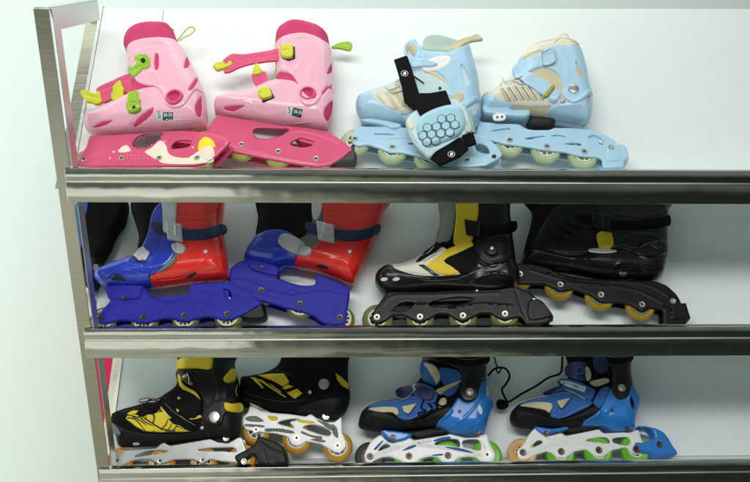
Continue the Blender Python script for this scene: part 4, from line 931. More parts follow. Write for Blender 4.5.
# ================================================================== shelf 2: black pair
def bk_first():
    s = Item(SK, 'black inline skate with yellow arrow and white toe flash', 'inline skate', 1, (377, 317), 6, GRP)
    body, H = s.body('boot_liner', '373,280 376,272 387,265 400,266 416,261 425,252 435,240 439,222 436,206 440,190 506,190 512,214 515,240 518,262 522,276 516,290 492,296 440,294 400,297 382,295 375,288', M_BLKF)
    s.patch('toe_panel', '388,265.4 400,262 414,257 426,250 440,246 454,256 464,272 446,276 420,276 402,272', M_OFFW, H, .0022)
    s.patch('lacing', '416,262 424,252 434,246 446,242 440,250 428,257 420,262', M_BLKF, H, .006, R=.003)
    for a in ('420,257 428,254 434,248', '424,262 434,256 441,249'):
        s.tube('lace', [(float(q.split(',')[0]), float(q.split(',')[1]), .007) for q in a.split()], .0011, M_SILV, rel=H)
    s.patch('black_panel', '444,262 450,255 466,246 478,242 478,270 462,275', M_BLKF, H, .003)
    s.patch('arrow_flash', '426,265.6 441,255 448,249 456,246 472,242 474,246 462,252 448,258 443,262 452,267 460,273.4 450,276 440,275', M_YELF, H, .0042, R=.0014, smooth=False)
    s.patch('arrow_edge', '418,265.4 424,265 440,276 434,276.4', M_BLK, H, .0042, R=.001, smooth=False)
    s.patch('tongue', '438,190 458,190 456,212 452,236 444,244 436,240 440,220', M_GREY, H, .003)
    s.patch('tongue_flash', '456,190 480,190 479,210 474,236 468,244 454,244 456,216', M_YELF, H, .004, R=.003)
    low, HL = s.patch('lower_shell', '372.4,280 376,271 388,264.4 396,269 410,274 430,278 450,278 466,275 476,266 480,250 488,240 500,236 514,242 518,262 523,276 518,291 492,297.4 440,295.4 400,298.4 382,296.4 374,289', M_BOOTB, H, .0045, R=.007, mirror=True,
        grooves=[('384,268 404,276 430,280 460,278', .0016, .0010), ('378,284 396,288 430,290 466,286', .0025, .0012), ('470,286 480,278 496,274 512,278', .0025, .0018), ('466,292 480,292 500,288', .002, .0012), ('468,276 480,270 498,264 512,262', .0022, .0015), ('476,262 484,268 496,268 508,258', .0024, .0016)])
    cuff, HC = s.patch('cuff', '480,190 512,190 516,214 517,240 512,258 500,264 486,264 477,256 476,246 479,224', M_CHAR, HL, .0048, R=.008, mirror=True, grooves=[('480,248 488,258 500,256 506,246', .0025, .0018), ('486,200 490,220 488,238', .003, .0014)])
    s.disc('ankle_pivot', 492, 250, .014, .004, M_CHAR, HC, cuff)
    s.bolt(492, 249, .0052, H=hmax(H, HC), name='pivot_screw', dome=True, raise_=.004)
    for x in (380.4, 392.4):
        s.patch('toe_slot', '%.1f,279.6 %.1f,277.6 %.1f,278.2 %.1f,280.4 %.1f,281.4' % (x, x+3, x+7.4, x+6.4, x+2), M_PALE, HL, .0005, R=.0004)
    s.bolt(477, 291, .0040, H=HL, name='rivet', dome=True)
    s.patch('cuff_strap', '470,222 486,226 504,225 516,221 516,230 504,234 486,235 470,231', M_BLKF, HC, .004, R=.002, fall=.07)
    s.patch('cuff_buckle', '464,220 480,223 481,239 466,236', M_CHAR, HC, .010, R=.003, smooth=False, grooves=[('467,226 478,229', .0009, -.0018), ('467,231 478,234', .0009, -.0018)])
    s.stitch('392,267 404,264 416,259 428,253', M_GREY, H, lift=.0026); s.stitch('404,271.6 420,274 440,274.6 458,273.6', M_GREY, H, lift=.0028)
    s.tube('sole_seam', [(386, 268, .0006), (400, 275, .0006), (430, 281, .0006), (460, 279, .0006)], .0005, M_GREY, rel=HL)
    s.frame('371,316 370,321 377,323.6 385,321 392,315.6 403,314.6 411,319 420,322.6 429,319 437,314 448,314 455,319 463,322 471,318 480,313.4 491,313.4 498,318 505,320 513,318 520,316.6 527,324.4 546,323.4 552,319.6 541,303 530,291.4 514,286 480,289 430,291 388,291 381,300 375,308', M_CHAR,
        holes=['428,304 442,299 462,297 474,299 460,304 440,307', '394,308 404,302 414,303 408,309 398,312'], rnd=5, R=.005, bridge=['390,292 480,290 514,289 514,298 390,302'],
        grooves=[('392,312 420,304 450,308 480,304 512,306', .002, .0016), ('384,304 394,296 430,295 500,293', .002, .0012), ('516,290 520,304 527,322', .0018, -.0012)])
    s.patch('heel_brake', '527,305 540,304 552,318.6 550,322 528,325', M_CHAR, H, .032, R=.004, flat=.038)
    for x, y in ((377, 317), (420, 316.6), (463, 315.4), (505, 313.6)):
        s.wheel(x, y, .0325 if x > 380 else .036, M_CTYRE, M_CLEAR, spokes=8); s.bolt(x, y, .0058, w=.0668)
    s.bolt(534, 301, .0052, w=.067, name='brake_bolt')
bk_first()

def bk_second():
    s = Item(SK, 'all black inline skate with mustard wheels and oval crown badge above its heel', 'inline skate', 1, (601, 294), 0, GRP)
    body, H = s.body('boot_liner', '519,268 521,254 524,240 528,226 530,212 528,190 669,190 669,214 668,236 668,250 666,266 661,280 640,283 600,281 560,274 530,270', M_BLKF)
    s.patch('instep', '530,250 536,236 544,224 552,212 566,204 600,202 602,226 598,246 580,256 560,256 544,248', M_CHAR, H, .003, grooves=[('550,230 570,240 590,240', .002, .0012), ('562,220 580,228 598,228', .002, .0012)])
    s.patch('instep_flash', '597,234 610,232 613,248 604,252 598,246', M_YELF, H, .0062, R=.002)
    s.patch('buckle', '588,250 600,249 613,250 616,253.4 604,254.6 590,253.4', M_BOLT, H, .0072, R=.0016)
    low, HL = s.patch('lower_shell', '518,268 521,256 534,250 552,254 572,258 592,258 606,252 618,246 634,248 648,244 662,242 668,252 668.6,262 664,272 662,280 640,284.4 600,282 560,275.4 530,271', M_BOOTB, H, .005, R=.007, mirror=True,
        grooves=[('572,262 574,272 580,276 602,278 606,266 600,262 578,260 572,262', .0014, .0011), ('608,276 616,266 630,264 644,270 646,280', .002, .0018), ('530,262 550,264 566,268', .002, .0012), ('640,256 654,262 664,258', .0026, .0022), ('636,266 650,272 662,272', .0026, .0022)])
    cuff, HC = s.patch('cuff', '602,190 670,190 669.4,214 668.6,236 668.6,248 660,256 640,256 622,250 610,250 604,240 600,214', M_BOOTB, HL, .005, R=.008, mirror=True,
        grooves=[('606,256 616,244 632,236 650,236 664,242', .0024, .002), ('622,258 632,250 644,248', .0024, .002), ('612,214 640,218 666,212', .003, .0015), ('650,244 660,250 668,246', .0024, .002)])
    s.patch('cuff_strap', '580,214 600,219 630,221 660,218 670,215 670,225 650,229 624,230 600,228 580,223', M_BLKF, HC, .004, R=.002)
    s.patch('cuff_buckle', '590,213 610,217 611,233 592,230', M_CHAR, HC, .009, R=.003, smooth=False, grooves=[('593,219 608,222', .0009, -.0018), ('593,225 608,228', .0009, -.0018)])
    s.bolt(640, 243, .0075, M_CHAR, H=HC, name='pivot_screw', dome=True, raise_=.002)
    for i in range(4):
        x = 548+i*9; y = 232-i*5.4
        s.tube('lace', [(x, y, .006), (x+6, y+5, .008), (x+14, y+7, .006)], .0016, M_BLKF, rel=H)
    s.stitch('540,250 560,252 580,252 596,250', M_GREY, H, lift=.0035)
    an = np.linspace(0, 2*math.pi, 26)
    s.tube('badge_ring', [(626+13.4*math.cos(a), 275+5.4*math.sin(a), .0012) for a in an], .0012, M_CHAR, rel=HL, n=2)
    s.patch('badge', '619,272.6 621,271.6 623,273 625.4,272 627,274 625,276.4 621.6,277.4 619.4,275.6', M_BOLT, HL, .0022, R=.001)
    s.frame('506,268 513,263 528,262 545,266 558,272 572,277 590,278.6 607,278.6 630,279 657,281 667,285 677,294 683,305 687,323.4 663,326 663.4,310 650,308 643,312.4 632,305.4 621,302.6 601,302.4 592,295.6 575,289.4 561,291.4 545,284 530,284 519,284 508,278', M_CHAR,
        rnd=5, R=.005, bridge=['520,268 560,276 600,281 640,282 670,292 670,300 600,288 540,278'], holes=['547,272.4 552,273 552.6,275.4 548,275.6'],
        grooves=[('560,282 590,285 614,286 640,292 664,304', .0022, .0018), ('530,270 556,278 590,284 612,282 644,284 668,296', .0018, .0012), ('664,306 684,306', .0016, -.0014)])
    s.patch('heel_brake', '664,307.6 682,306.6 687,323.4 664.6,325.4', M_CHAR, H, .032, R=.004, flat=.038, smooth=False, grooves=[('668,309 667,324', .001, -.0012)])
    for x, y in ((520, 274), (560.4, 284.4), (601, 294.6), (642, 304.4)):
        s.wheel(x, y, .0345, M_MTYRE, M_GREY, spokes=6, kind='swirl'); s.bolt(x, y, .0060, w=.0668)
    s.bolt(673, 301, .0056, w=.067, name='brake_bolt')
bk_second()

def dark_guard():
    s = Item('protective_guard', 'black guard with blue edge and grey rivet at the left end of middle shelf', 'sports pad', 1, (90, 285), 0)
    s.w0 = .03
    pd, H = s.body('padding', '77,200 100,196 128,200 127,222 118,236 111,252 104,264 102,282 94,292 84,286 80,266 76,236', M_BLKF, T=.026, R=.02, inset=.003)
    s.patch('edge_binding', '76,200 84,199 88,206 84,224 84,244 80,246 76,228', M_CYANF, H, .003)
    s.patch('side_flap', '86,262 96,258 102,266 99,284 92,292 86,284', M_CHAR, H, .005, R=.004)
    s.disc('rivet', 96, 268.6, .0095, .004, M_GREY, H, dz=.004)
    s.disc('rivet', 90, 285, .0085, .004, M_CHAR, H, dz=.004)
dark_guard()

# ================================================================== shelf 3: black and yellow pair
def by_first():
    s = Item(SK, 'black and yellow lace-up inline skate with plain grey frame and orange front wheel', 'inline skate', 2, (117, 459), 6, GRP)
    body, H = s.body('boot', '110,426 110.6,418 114,412 124,407.6 136,404.4 148,401 158,400 164,394 172,388.6 176,384 175,376 178,368 176,360 178,346 238,344 236,362 239,376 242,390 243,412 241,436 232,442 216,441 190,444 170,446.4 156,448 122,449 117,444 115.4,438 111.4,432', M_BLKF)
    sole, HS = s.patch('sole_shell', '110,427 112,433 116,438.6 117.6,445 122,449.6 156,449 170,447.4 190,445 216,442.4 232,443 242,437 244,412 240,404 228,400 214,403 204,412 198,430 180,434 150,434 128,430 116,424', M_SOLE, H, .004, R=.006, mirror=True, grooves=[('118,438 140,442 170,441 200,436', .002, .001), ('120,432 150,437 186,437', .0016, -.0009), ('206,428 216,432 236,426', .002, .0012)])
    s.patch('toe_grip', '110.6,423 114,424 119,430 120.4,434.6 115.4,433.4 111.6,428.6', M_GREY, HS, .0018)
    s.patch('toe_slot', '133,443.4 138,442.6 140,444.4 136.6,445.8 133.6,445.2', M_WHITE, HS, .0010)
    def yl(p, m=M_YELF, t=.0022, sm=False): return s.patch('yellow_panel', p, m, H, t, R=.001, smooth=sm)
    yl('127,413.6 133,410.6 139,410.4 136,414 130,415.4')
    yl('125.6,418.6 128,415.6 136,414.6 143,417.6 147,414.8 154,413.8 160,411.6 164,412.6 169,419.6 174,424.2 184,426.4 194,430 188,431.8 160,432.4 145,431.4 136,426.6')
    yl('160,407 163,405 169,411 173,418 169,419 163,413'); yl('189,419.6 193,416.4 201,415 202,417.6 195,419.4'); yl('176,407.4 178.6,406 180,411 177,412.4')
    for q, r in (('127,418 136,420 146,431.6', .0014), ('133,417 141,421 156,432.6', .0013), ('139,416 148,423.6 170,432', .0013), ('130,422 138,429', .0009), ('144,418 152,423 162,429 176,431.6', .0017), ('146,415 146.4,420', .0012), ('153,413 154.6,418 153,424', .0022), ('168,420 166,425 161,430', .0014), ('172,423 170,428 166,432', .0011), ('178,424.6 175,429 172,432', .0014), ('176,426 186,429.6 192,432', .0011), ('126,415 136,416.8 143,418.6', .0012)):
        s.tube('overlay_line', [tuple(map(float, z.split(',')))+(.0026,) for z in q.split()], r, M_BLK, rel=H, n=5, flat=.6)
    for a in ('164,410 170,417 176,420 184,429', '158,412 166,408 172,416 180,416 188,423', '168,406 173,411'):
        P = [tuple(map(float, q.split(','))) for q in a.split()]
        s.tube('piping', [(x, y, .0035) for x, y in P], .0008, M_SILV, rel=H, n=4)
    s.stitch('122,412 136,408.4 150,405', M_GREY, H, lift=.0006); s.stitch('126,432 150,435.4 178,435', M_GREY, H, lift=.001); s.stitch('166,404 174,412 186,420 196,426', M_SILV, H, lift=.005)
    s.patch('instep_strap', '160,404 164,399 172,406 180,415 190,423 196,429 190,431 180,426 170,417', M_BLKF, H, .0045, R=.002)
    s.patch('tongue', '165,402 168,393 175,389 188,391 200,399 202,410 194,419 184,414 174,407', M_BLKF, H, .005, R=.005, grooves=[('172,394 184,402 196,412', .002, -.0015)])
    s.bolt(179.6, 398.6, .0028, M_BOLT, H=H, name='eyelet', raise_=.005)
    L_ = [[(166, 398.6, .006), (157, 399, .008), (147, 398, .008), (140, 399, .007), (140, 402.6, .006), (146, 402.4, .006), (154, 400.4, .007), (160, 403, .006)],
          [(162, 397.4, .006), (156, 401, .009), (150, 400, .008), (148, 404, .007), (143, 406.6, .005), (150, 405, .006), (158, 404.4, .006), (163, 400.6, .007)],
          [(146, 407, .004), (152, 409, .005), (158, 406.4, .006)], [(143, 410.6, .004), (149, 413.6, .005), (157, 409.6, .006)], [(152, 405, .006), (154, 410, .006), (152, 415, .005)], [(158, 402, .006), (161, 407, .006), (159, 411, .005)]]
    for l in L_: s.tube('lace', l, .0014, M_BLKF, rel=H, n=6)
    s.tube('lace', L_[0][:5], .0007, M_YELF, rel=lambda Q: H(Q)+.0012, n=6)
    cuff, HC = s.patch('cuff', '178,369 212,369 213,344 240,344 238,364 241,378 244,400 240,412 226,414 222,424 214,427 206,424 203,414 204,402 200,392 190,386 180,378', M_CHAR, hmax(H, HS), .0045, R=.007, mirror=True, grooves=[('214,372 218,388 214,404', .003, .0013), ('186,384 200,394 208,406', .0018, .001), ('226,372 230,390 228,404', .003, -.0012)])
    s.patch('collar', '174.4,366 176,362 181,358.4 190,356 211,355.6 211.4,369 196,368.6 180,369.6 176,370', M_YELF, H, .006, R=.006)
    s.patch('collar_flash', '177.6,374.6 181,376 182.6,383 189,388 196,392 200.6,400 195,398 188,394 180,386', M_YELF, HC, .0035, R=.003)
    bk, _ = s.patch('ratchet_buckle', '182,378 186,374.4 190,376 192,381 194.4,385.6 191,386 186,383', M_BOLTD, HC, .006, R=.002, grooves=[('184,379 191,382', .0008, -.0015), ('186,377 192,384', .0008, -.001)])
    s.patch('buckle_highlight', '183,377 187,375 188,377.6 184.6,379', M_BOLT, HC, .0074, R=.001, parent=bk)
    s.tube('buckle_wire', [(188, 374, .008), (190, 379, .009), (190.4, 385, .008), (194, 384, .008)], .0009, M_BOLT, rel=HC, parent=bk)
    s.patch('heel_loop', '223.6,379 228,372.6 232.6,368.6 237,371.6 236.4,377 234,381.4 227,383', M_YELF, HC, .004, R=.003)
    s.patch('heel_loop', '225,402.6 233,404 241,403 243,407 241,412 232,412.4 225.6,409.6', M_YELF, HC, .004, R=.003)
    s.tube('heel_mark', [(238, 385, .002), (236, 391, .002), (237.6, 396, .002)], .0009, M_YELF, rel=HC)
    s.disc('pivot_cap', 214.6, 417, .0145, .004, M_BOLT, hmax(H, HC), cuff)
    s.bolt(202.4, 428, .0046, H=hmax(H, HS), name='rivet', dome=True, raise_=.001)
    s.bolt(226.4, 438.4, .0064, M_BOLT, H=hmax(H, HS), name='mount_screw', raise_=.001)
    s.frame('111,457 119.6,450 140,449 156,448 160,444 163,441 166,443.6 170,445.4 190,442 210,438.6 218,442 228,443 238,437 241.4,437 245,447 247,452 240,463.6 220,461.4 210,459.6 205,462.4 199,462.4 192,459.6 182,459.6 174,460 164,463.6 157,463.6 150,460 140,459.6 132,461 124,465 116,468 110.4,464.4', M_ALU,
        holes=['135,456.6 146,451.6 156,450.6 167,451.2 160,453 150,454.4', '198,450.4 210,448.4 222,448 233,448 235,451.8 222,451'], rnd=2, R=.0015, near=.064, th=.003)
    for x, y in ((117.6, 460.6), (160, 461), (202.6, 460), (241, 458)):
        s.wheel(x, y, .0345, M_OTYRE, M_OFFW, near=.064)
        if x < 230: s.bolt(x, y, .0060, w=.0642)
    s.patch('heel_brake', '236.6,458 246,452 256,446 260,438 270,440 284,447 288,456 289,465 282,467 262,467 256,458 248,463 241,466', M_CHAR, H, .028, R=.005, flat=.044, grooves=[('262,444 274,452 286,456', .0018, -.0014), ('266,452 270,466', .0014, -.001)])
    s.bolt(244, 461.4, .0060, w=.072, name='brake_bolt')
by_first()

def by_second():
    s = Item(SK, 'black inline skate with yellow diamond and white graphic frame on amber wheels', 'inline skate', 2, (297, 438), 0, GRP)
    body, H = s.body('boot', '238,404 238,384 241,376 252,374 264,371.6 276,365 280,356 284,342 351,342 350,362 350,380 352,396 349,410 341,419.6 332,422 318,418 300,417 276,415 250,410 242,408', M_BLKF)
    sole, HS = s.patch('sole_shell', '237,405 240,398 252,400 272,406 296,408 314,402 330,398 344,398 352.6,396 350,411 342,420.6 332,423 318,419 300,418 276,416 250,411.6 240,409', M_SOLE, H, .004, R=.006, mirror=True, grooves=[('250,404 276,410 306,412', .002, .001)])
    yl = lambda p, m=M_YELF, t=.0024: s.patch('yellow_panel', p, m, H, t, R=.001, smooth=False)
    yl('258,375.4 270,373.8 284,373.4 287,378 289.6,382.4 283,386.6 274,381.4'); yl('287,393 297,388.6 302.6,393.4 295,399')
    s.stitch('244,392 262,398 284,402 304,400', M_GREY, H, lift=.0006); s.stitch('254,373.6 266,372 280,371 292,376', M_GREY, H, lift=.0006)
    yl('250,377 256,378 264,388 262.4,388.6'); yl('256,378.6 262,380 276,390 287,397.6 284.6,397.4'); yl('268,382.6 272,384.6 282,392.6 280,392.4'); yl('288,384.6 294,386.6 285,389.6 282,388')
    yl('335.6,373.4 341,377 348.6,384.4 349,390.4 342,386.4 337,380')
    cuff, HC = s.patch('cuff', '279,358 285,342 352,342 351,364 350.6,384 352,396 340,404 326,400 312,392 308,378 300,370 288,366', M_BLKF, H, .0035, R=.006, mirror=True, grooves=[('300,372 310,366 318,350', .002, -.001), ('330,366 338,378 348,392', .002, .0012)])
    yl('335.6,373.4 341,377 348.6,384.4 349,390.4 342,386.4 337,380', t=.0058)
    s.disc('pivot_cap', 324, 384.4, .0145, .004, M_BOLT, hmax(H, HC), cuff)
    s.bolt(310, 392.4, .0050, H=hmax(H, HC), name='rivet', dome=True, raise_=.002)
    s.bolt(326, 416.6, .0074, H=hmax(H, HS), name='mount_screw', raise_=.004)
    fr = s.frame('250,404.6 262,411 272,412.6 290,414 306,416.4 309,414.4 311.6,414 316,417.6 326,422 334,422 339,418.6 341.6,416 342,432 346,441 346,447 340,453.4 334,452 328,448.4 320,443.6 306,441.4 302,444.6 297,446.4 291,444 288,437 276,433.6 262,432.4 246,430 242,424 243,417 248,412', M_WHITE,
        holes=['278,422.6 288,419.4 300,419 290,422 294,427.6 286,426', '303,427 312,424.6 324,427 331,432.6 328,436 318,434 308,430'], rnd=2, R=.0015, near=.064, th=.0035)
    FH = s.FH
    for p, m in (('246,417 256,416 264,421 256,422 247,420.6', M_BLK), ('246,424 262,425 264,427.4 246,426.4', M_BLK), ('266,428.4 284,429 294,431.4 292,433.6 276,431.6 266,431.6', M_GREY), ('268,415.6 278,417 276,420.6 270,420', M_YELF), ('298,419.6 314,421.4 312,423.6 300,422.4', M_YELF), ('302,431 312,435 322,436.6 320,439.4 308,436 301,433', M_BLK), ('332,424 337,428 338,438 333,434', M_BLK), ('310,439.6 318,438.6 326,441 322,442.4', M_BLK), ('316,419.6 330,424 336,430 330,430 322,424', M_GREY)):
        s.patch('frame_graphic', p, m, FH, .0004, R=.0004, sink=.0003, parent=fr, rim=0)
    for i in range(6): s.patch('frame_graphic', '%.1f,428 %.1f,428.2 %.1f,431.6 %.1f,431.4' % (267+i*3, 268.4+i*3, 269.4+i*3, 268+i*3), M_INK, FH, .0007, R=.0004, sink=.0003, parent=fr, rim=0, smooth=False)
    s.patch('sole_trim', '250,403 256,405.6 266,410.6 272,413.6 264,412.6 252,406', M_WHITE, HS, .006, R=.0012)
    for x, y in ((296.6, 438), (337.6, 445.6)):
        s.wheel(x, y, .0370, M_ATYRE, M_OFFW, spokes=8, near=.064, hub=.68); s.bolt(x, y, .0066, w=.0642)
    s.wheel(256, 429.6, .036, M_ATYRE, M_OFFW, near=.064); s.bolt(256, 429.6, .0058, w=.0642)
by_second()

# ================================================================== shelf 3: blue pair
def az(s, H, first):
    pass
def az_first():
    s = Item(SK, 'blue inline skate with grey front wheel, white frame and oval strap buckle', 'inline skate', 2, (370, 456), 0, GRP)
    body, H = s.body('boot', '356.6,426 357.6,418 361,410 370,403.4 384,400 396,397.4 398,390 406,386 414,382 420,374 418,366 421,358 424,344 489,344 488,362 488,380 491,396 495,404 491,418 487.6,431 483,437 470,438 452,437 432,431 400,434 372,433 360,430', M_BLKF)
    sole, HS = s.patch('toe_shell', '356.6,426 358,418 361,410.4 366,406 372,408.6 388,414 400,420 420,420 436,412 448,406 452,412 440,424 430,431 404,435 372,434 360,431', M_SOLE, H, .004, R=.006, mirror=True, grooves=[('362,418 384,424 410,426 430,420', .002, .001), ('360,424 384,430 412,431', .002, -.001), ('364,412 380,418 404,422', .0016, .0009)])
    s.patch('vamp', '367,408.6 374,403.6 384,401.4 396,399 408,396 420,396 432,402 436,408 424,414 408,420.6 398,418 396,412 384,408.4', M_CYANF, H, .003, R=.003)
    s.stitch('372,405.6 384,403 398,401 410,398 422,399', M_PALE, H, lift=.0032); s.stitch('400,416.6 410,418.4 422,413 432,408', M_PALE, H, lift=.0032)
    s.patch('toe_flash', '367.6,409.6 376,407.4 388,406.8 396.4,408 398.6,413.6 396,415.6 392,412.6 380,412.6', M_TANF, H, .0045, R=.0015)
    s.patch('side_flash', '401.8,406.6 417,403.6 408.6,414.6 404,413', M_TANF, H, .0050, R=.0012, smooth=False)
    s.tube('side_flash_edge', [(416, 406, .005), (409, 414.4, .005), (403.6, 412.4, .005)], .0009, M_BLK, rel=H)
    s.tube('toe_piping', [(360, 412, .0036), (368, 404.8, .004), (380, 400.4, .004), (396, 397.4, .004)], .0012, M_OFFW, rel=H)
    s.tube('lace', [(428, 404, .008), (432, 409, .008), (427, 414, .008), (420, 418, .006), (414, 424, .006), (422, 427, .006)], .0022, M_BLKF, rel=H)
    s.tube('lace', [(424, 400, .008), (421, 408, .009), (426, 412, .008), (418, 414, .007), (424, 421, .007)], .0020, M_BLKF, rel=H)
    an = np.linspace(0, 2*math.pi*.92, 12)
    s.tube('pull_loop', [(442+5.4*math.cos(a+.8), 402+5.4*math.sin(a+.8), .011) for a in an], .0024, M_BLKF, rel=H)
    s.patch('loop_backing', '438,404 441,398.4 446,398 447,403 443,407 439,408', M_TANF, H, .006)
    s.patch('instep_strap', '396,389.6 408,386.6 413,392.6 404,400.6 397.6,396.6', M_NAVY, H, .006, R=.003, fall=.062)
    s.tube('strap_edge', [(398, 398.6, .007), (404, 400, .008), (410, 396, .008), (414, 391, .008)], .0010, M_TANF, rel=H)
    b, HB = s.patch('strap', '410,386 416,383.4 424,384.4 432,387.6 437.4,394 437,401 430,404.6 422,402 414,395', M_CYANF, H, .008, R=.005, fall=.064)
    s.patch('buckle', '414,386 420,384.6 428,387 434,392.6 432,400 425,400.4 418,395.6', M_NAVY, HB, .004, R=.004)
    s.patch('strap_badge', '412,385 416,384 418,388.4 414.6,391', M_TANF, HB, .0032, R=.001)
    s.patch('tongue', '420,368 423.6,362 430,363 437,368 440.4,378 437,385.6 430,384 423,380', M_CYANF, H, .004, R=.004)
    s.patch('tongue_lining', '423,364 430,364.4 437,368.4 440.6,378 436.4,384.6 433,379 428,371', M_TANF, H, .0062, R=.003)
    s.patch('ankle_padding', '439,370 446,368 458,371 461.6,378 458,384 444,385', M_CYANF, H, .004, R=.004)
    s.patch('ankle_flash', '436,390.4 448,385 461,380.6 457,385 446,391 440,395', M_TANF, H, .0062, R=.0015)
    s.patch('ankle_panel', '439,393.4 450,388.6 460,384 454,394 446,397', M_CYANF, H, .005, R=.002)
    hs, HH = s.patch('heel_shell', '431,428.4 438,421.6 446,414 453,405 458,398 463,401 469,402.4 476,398 480.4,384 483,379 487,380 490,396 495.6,403 491.6,418 488.4,431 484,437.6 470,438.4 452,437.4 448,433 438,431.6', M_CYAN, hmax(H, HS), .0055, R=.007, mirror=True,
        grooves=[('448,430 462,420 474,408 480,396', .0022, .0014), ('458,428 462,424.6 468,426 468,430.6 462,432 458,428', .0016, .0013), ('474,424 484,414 490,404', .002, -.0012)])
    s.patch('heel_slot', '478,406 480,405 482.6,411 481,415 478.4,411', M_PALE, HH, .0008, R=.0006)
    s.patch('heel_slot', '486,386 488,387 489,394 487,396', M_PALE, HH, .0008, R=.0006)
    cuff, HC = s.patch('cuff', '424,344 489,344 488,366 486,377 480,385 477,397 471,401.6 463.6,400.6 459.6,392 461,380 458,370 446,364 430,361 422,362', M_BLK, HH, .005, R=.007, mirror=True, grooves=[('462,396 464,380 466,352', .002, .001), ('480,378 480,352', .002, -.001)])
    s.patch('cuff_strap', '437,352 452,356 470,358 488,355 488,362.6 470,366 452,364 437,360', M_BLKF, HC, .003, R=.0015)
    s.stitch('440,354.6 454,358 470,360 486,357.6', M_PALE, HC, lift=.0032); s.stitch('465,372 464,384 466,394', M_GREY, HC, lift=.0004)
    HX = hmax(HH, HC)
    s.bolt(470, 392, .0098, H=HX, name='pivot_screw', dome=True)
    s.bolt(459.6, 411.4, .0036, M_BOLTD, H=HX, name='rivet', raise_=.001)
    s.bolt(478, 432, .0060, M_BOLTD, H=HX, name='mount_screw', raise_=.001)
    s.patch('toe_mount', '381,432 400,433 412,436 408,440.6 400,443.6 392,443 386,440', M_CYAN, H, .028, R=.004, flat=.044)
    s.bolt(393, 437, .0056, M_BOLTD, w=.0725, name='mount_screw')
    s.patch('arch_block', '410,434 430,430 450,431 448,434.6 434,437 418,440', M_SOLE, H, .022, R=.003, flat=.044)
    fr = s.frame('381,434.4 376,437 371,440.6 367,448 364,455 365,461.6 370,463.4 376,460 382,457.6 390,456.6 396,459 402,461.6 409,464.6 416,463 421,459 430,456.4 437,457.4 442,461.4 448,464 454,462 459,458 468,456.6 476,457.4 480,461 487,463.4 494,460 496,454.6 493,448 490,443.4 487.6,434 480,434.6 478,437 466,437.6 450,433.6 446,435 430,437.4 414,440 410,437.4 405,439.4 400,441 393,443 388,441.4', M_WHITE,
        holes=['378,450.6 384.6,444 390.4,446 384,449', '436,442.4 446,439.4 458,439.6 459.4,447 448,445 436,444.6', '463.6,440.6 478.6,440 480.6,450 470,448.6 464,447'], rnd=3, R=.003, near=.064,
        grooves=[('372,456 390,450 410,444.6 436,446.6 460,450 480,455', .0018, .0012), ('384,443 400,446 420,441', .0014, -.0008), ('482,442 486,448', .0014, -.001)])
    FH = s.FH
    for p in ('402,450.6 410,446 416,444.8 415,447 408,449.6', '433,440.6 440,437.8 450,436.6 449,439.6 436,441.6', '432,455 442,453.6 443,455.2 434,456', '446,446.6 462,448.6 474,453 462,451.4 448,448.2', '374,448.6 382,440.6 383,441.6 376,449.6'):
        s.patch('frame_stripe', p, M_CYANF, FH, .0005, R=.0004, sink=.0003, parent=fr, rim=0)
    s.text('lettering', 'Be Power', 418, 444.4, 432.4, 441.6, M_GREY, FH, parent=fr, lift=.0006)
    for i, (x, y) in enumerate(((370, 456.4), (409, 456), (448, 455.4), (487.4, 454.6))):
        s.wheel(x, y, .0375, M_BTYRE if i == 0 else M_GRTYRE, M_BTYRE if i == 0 else M_OFFW, spokes=9, near=.064, hub=.56); s.bolt(x, y, .0070, M_BOLTD if i < 3 else M_BOLT, w=.0642)
az_first()

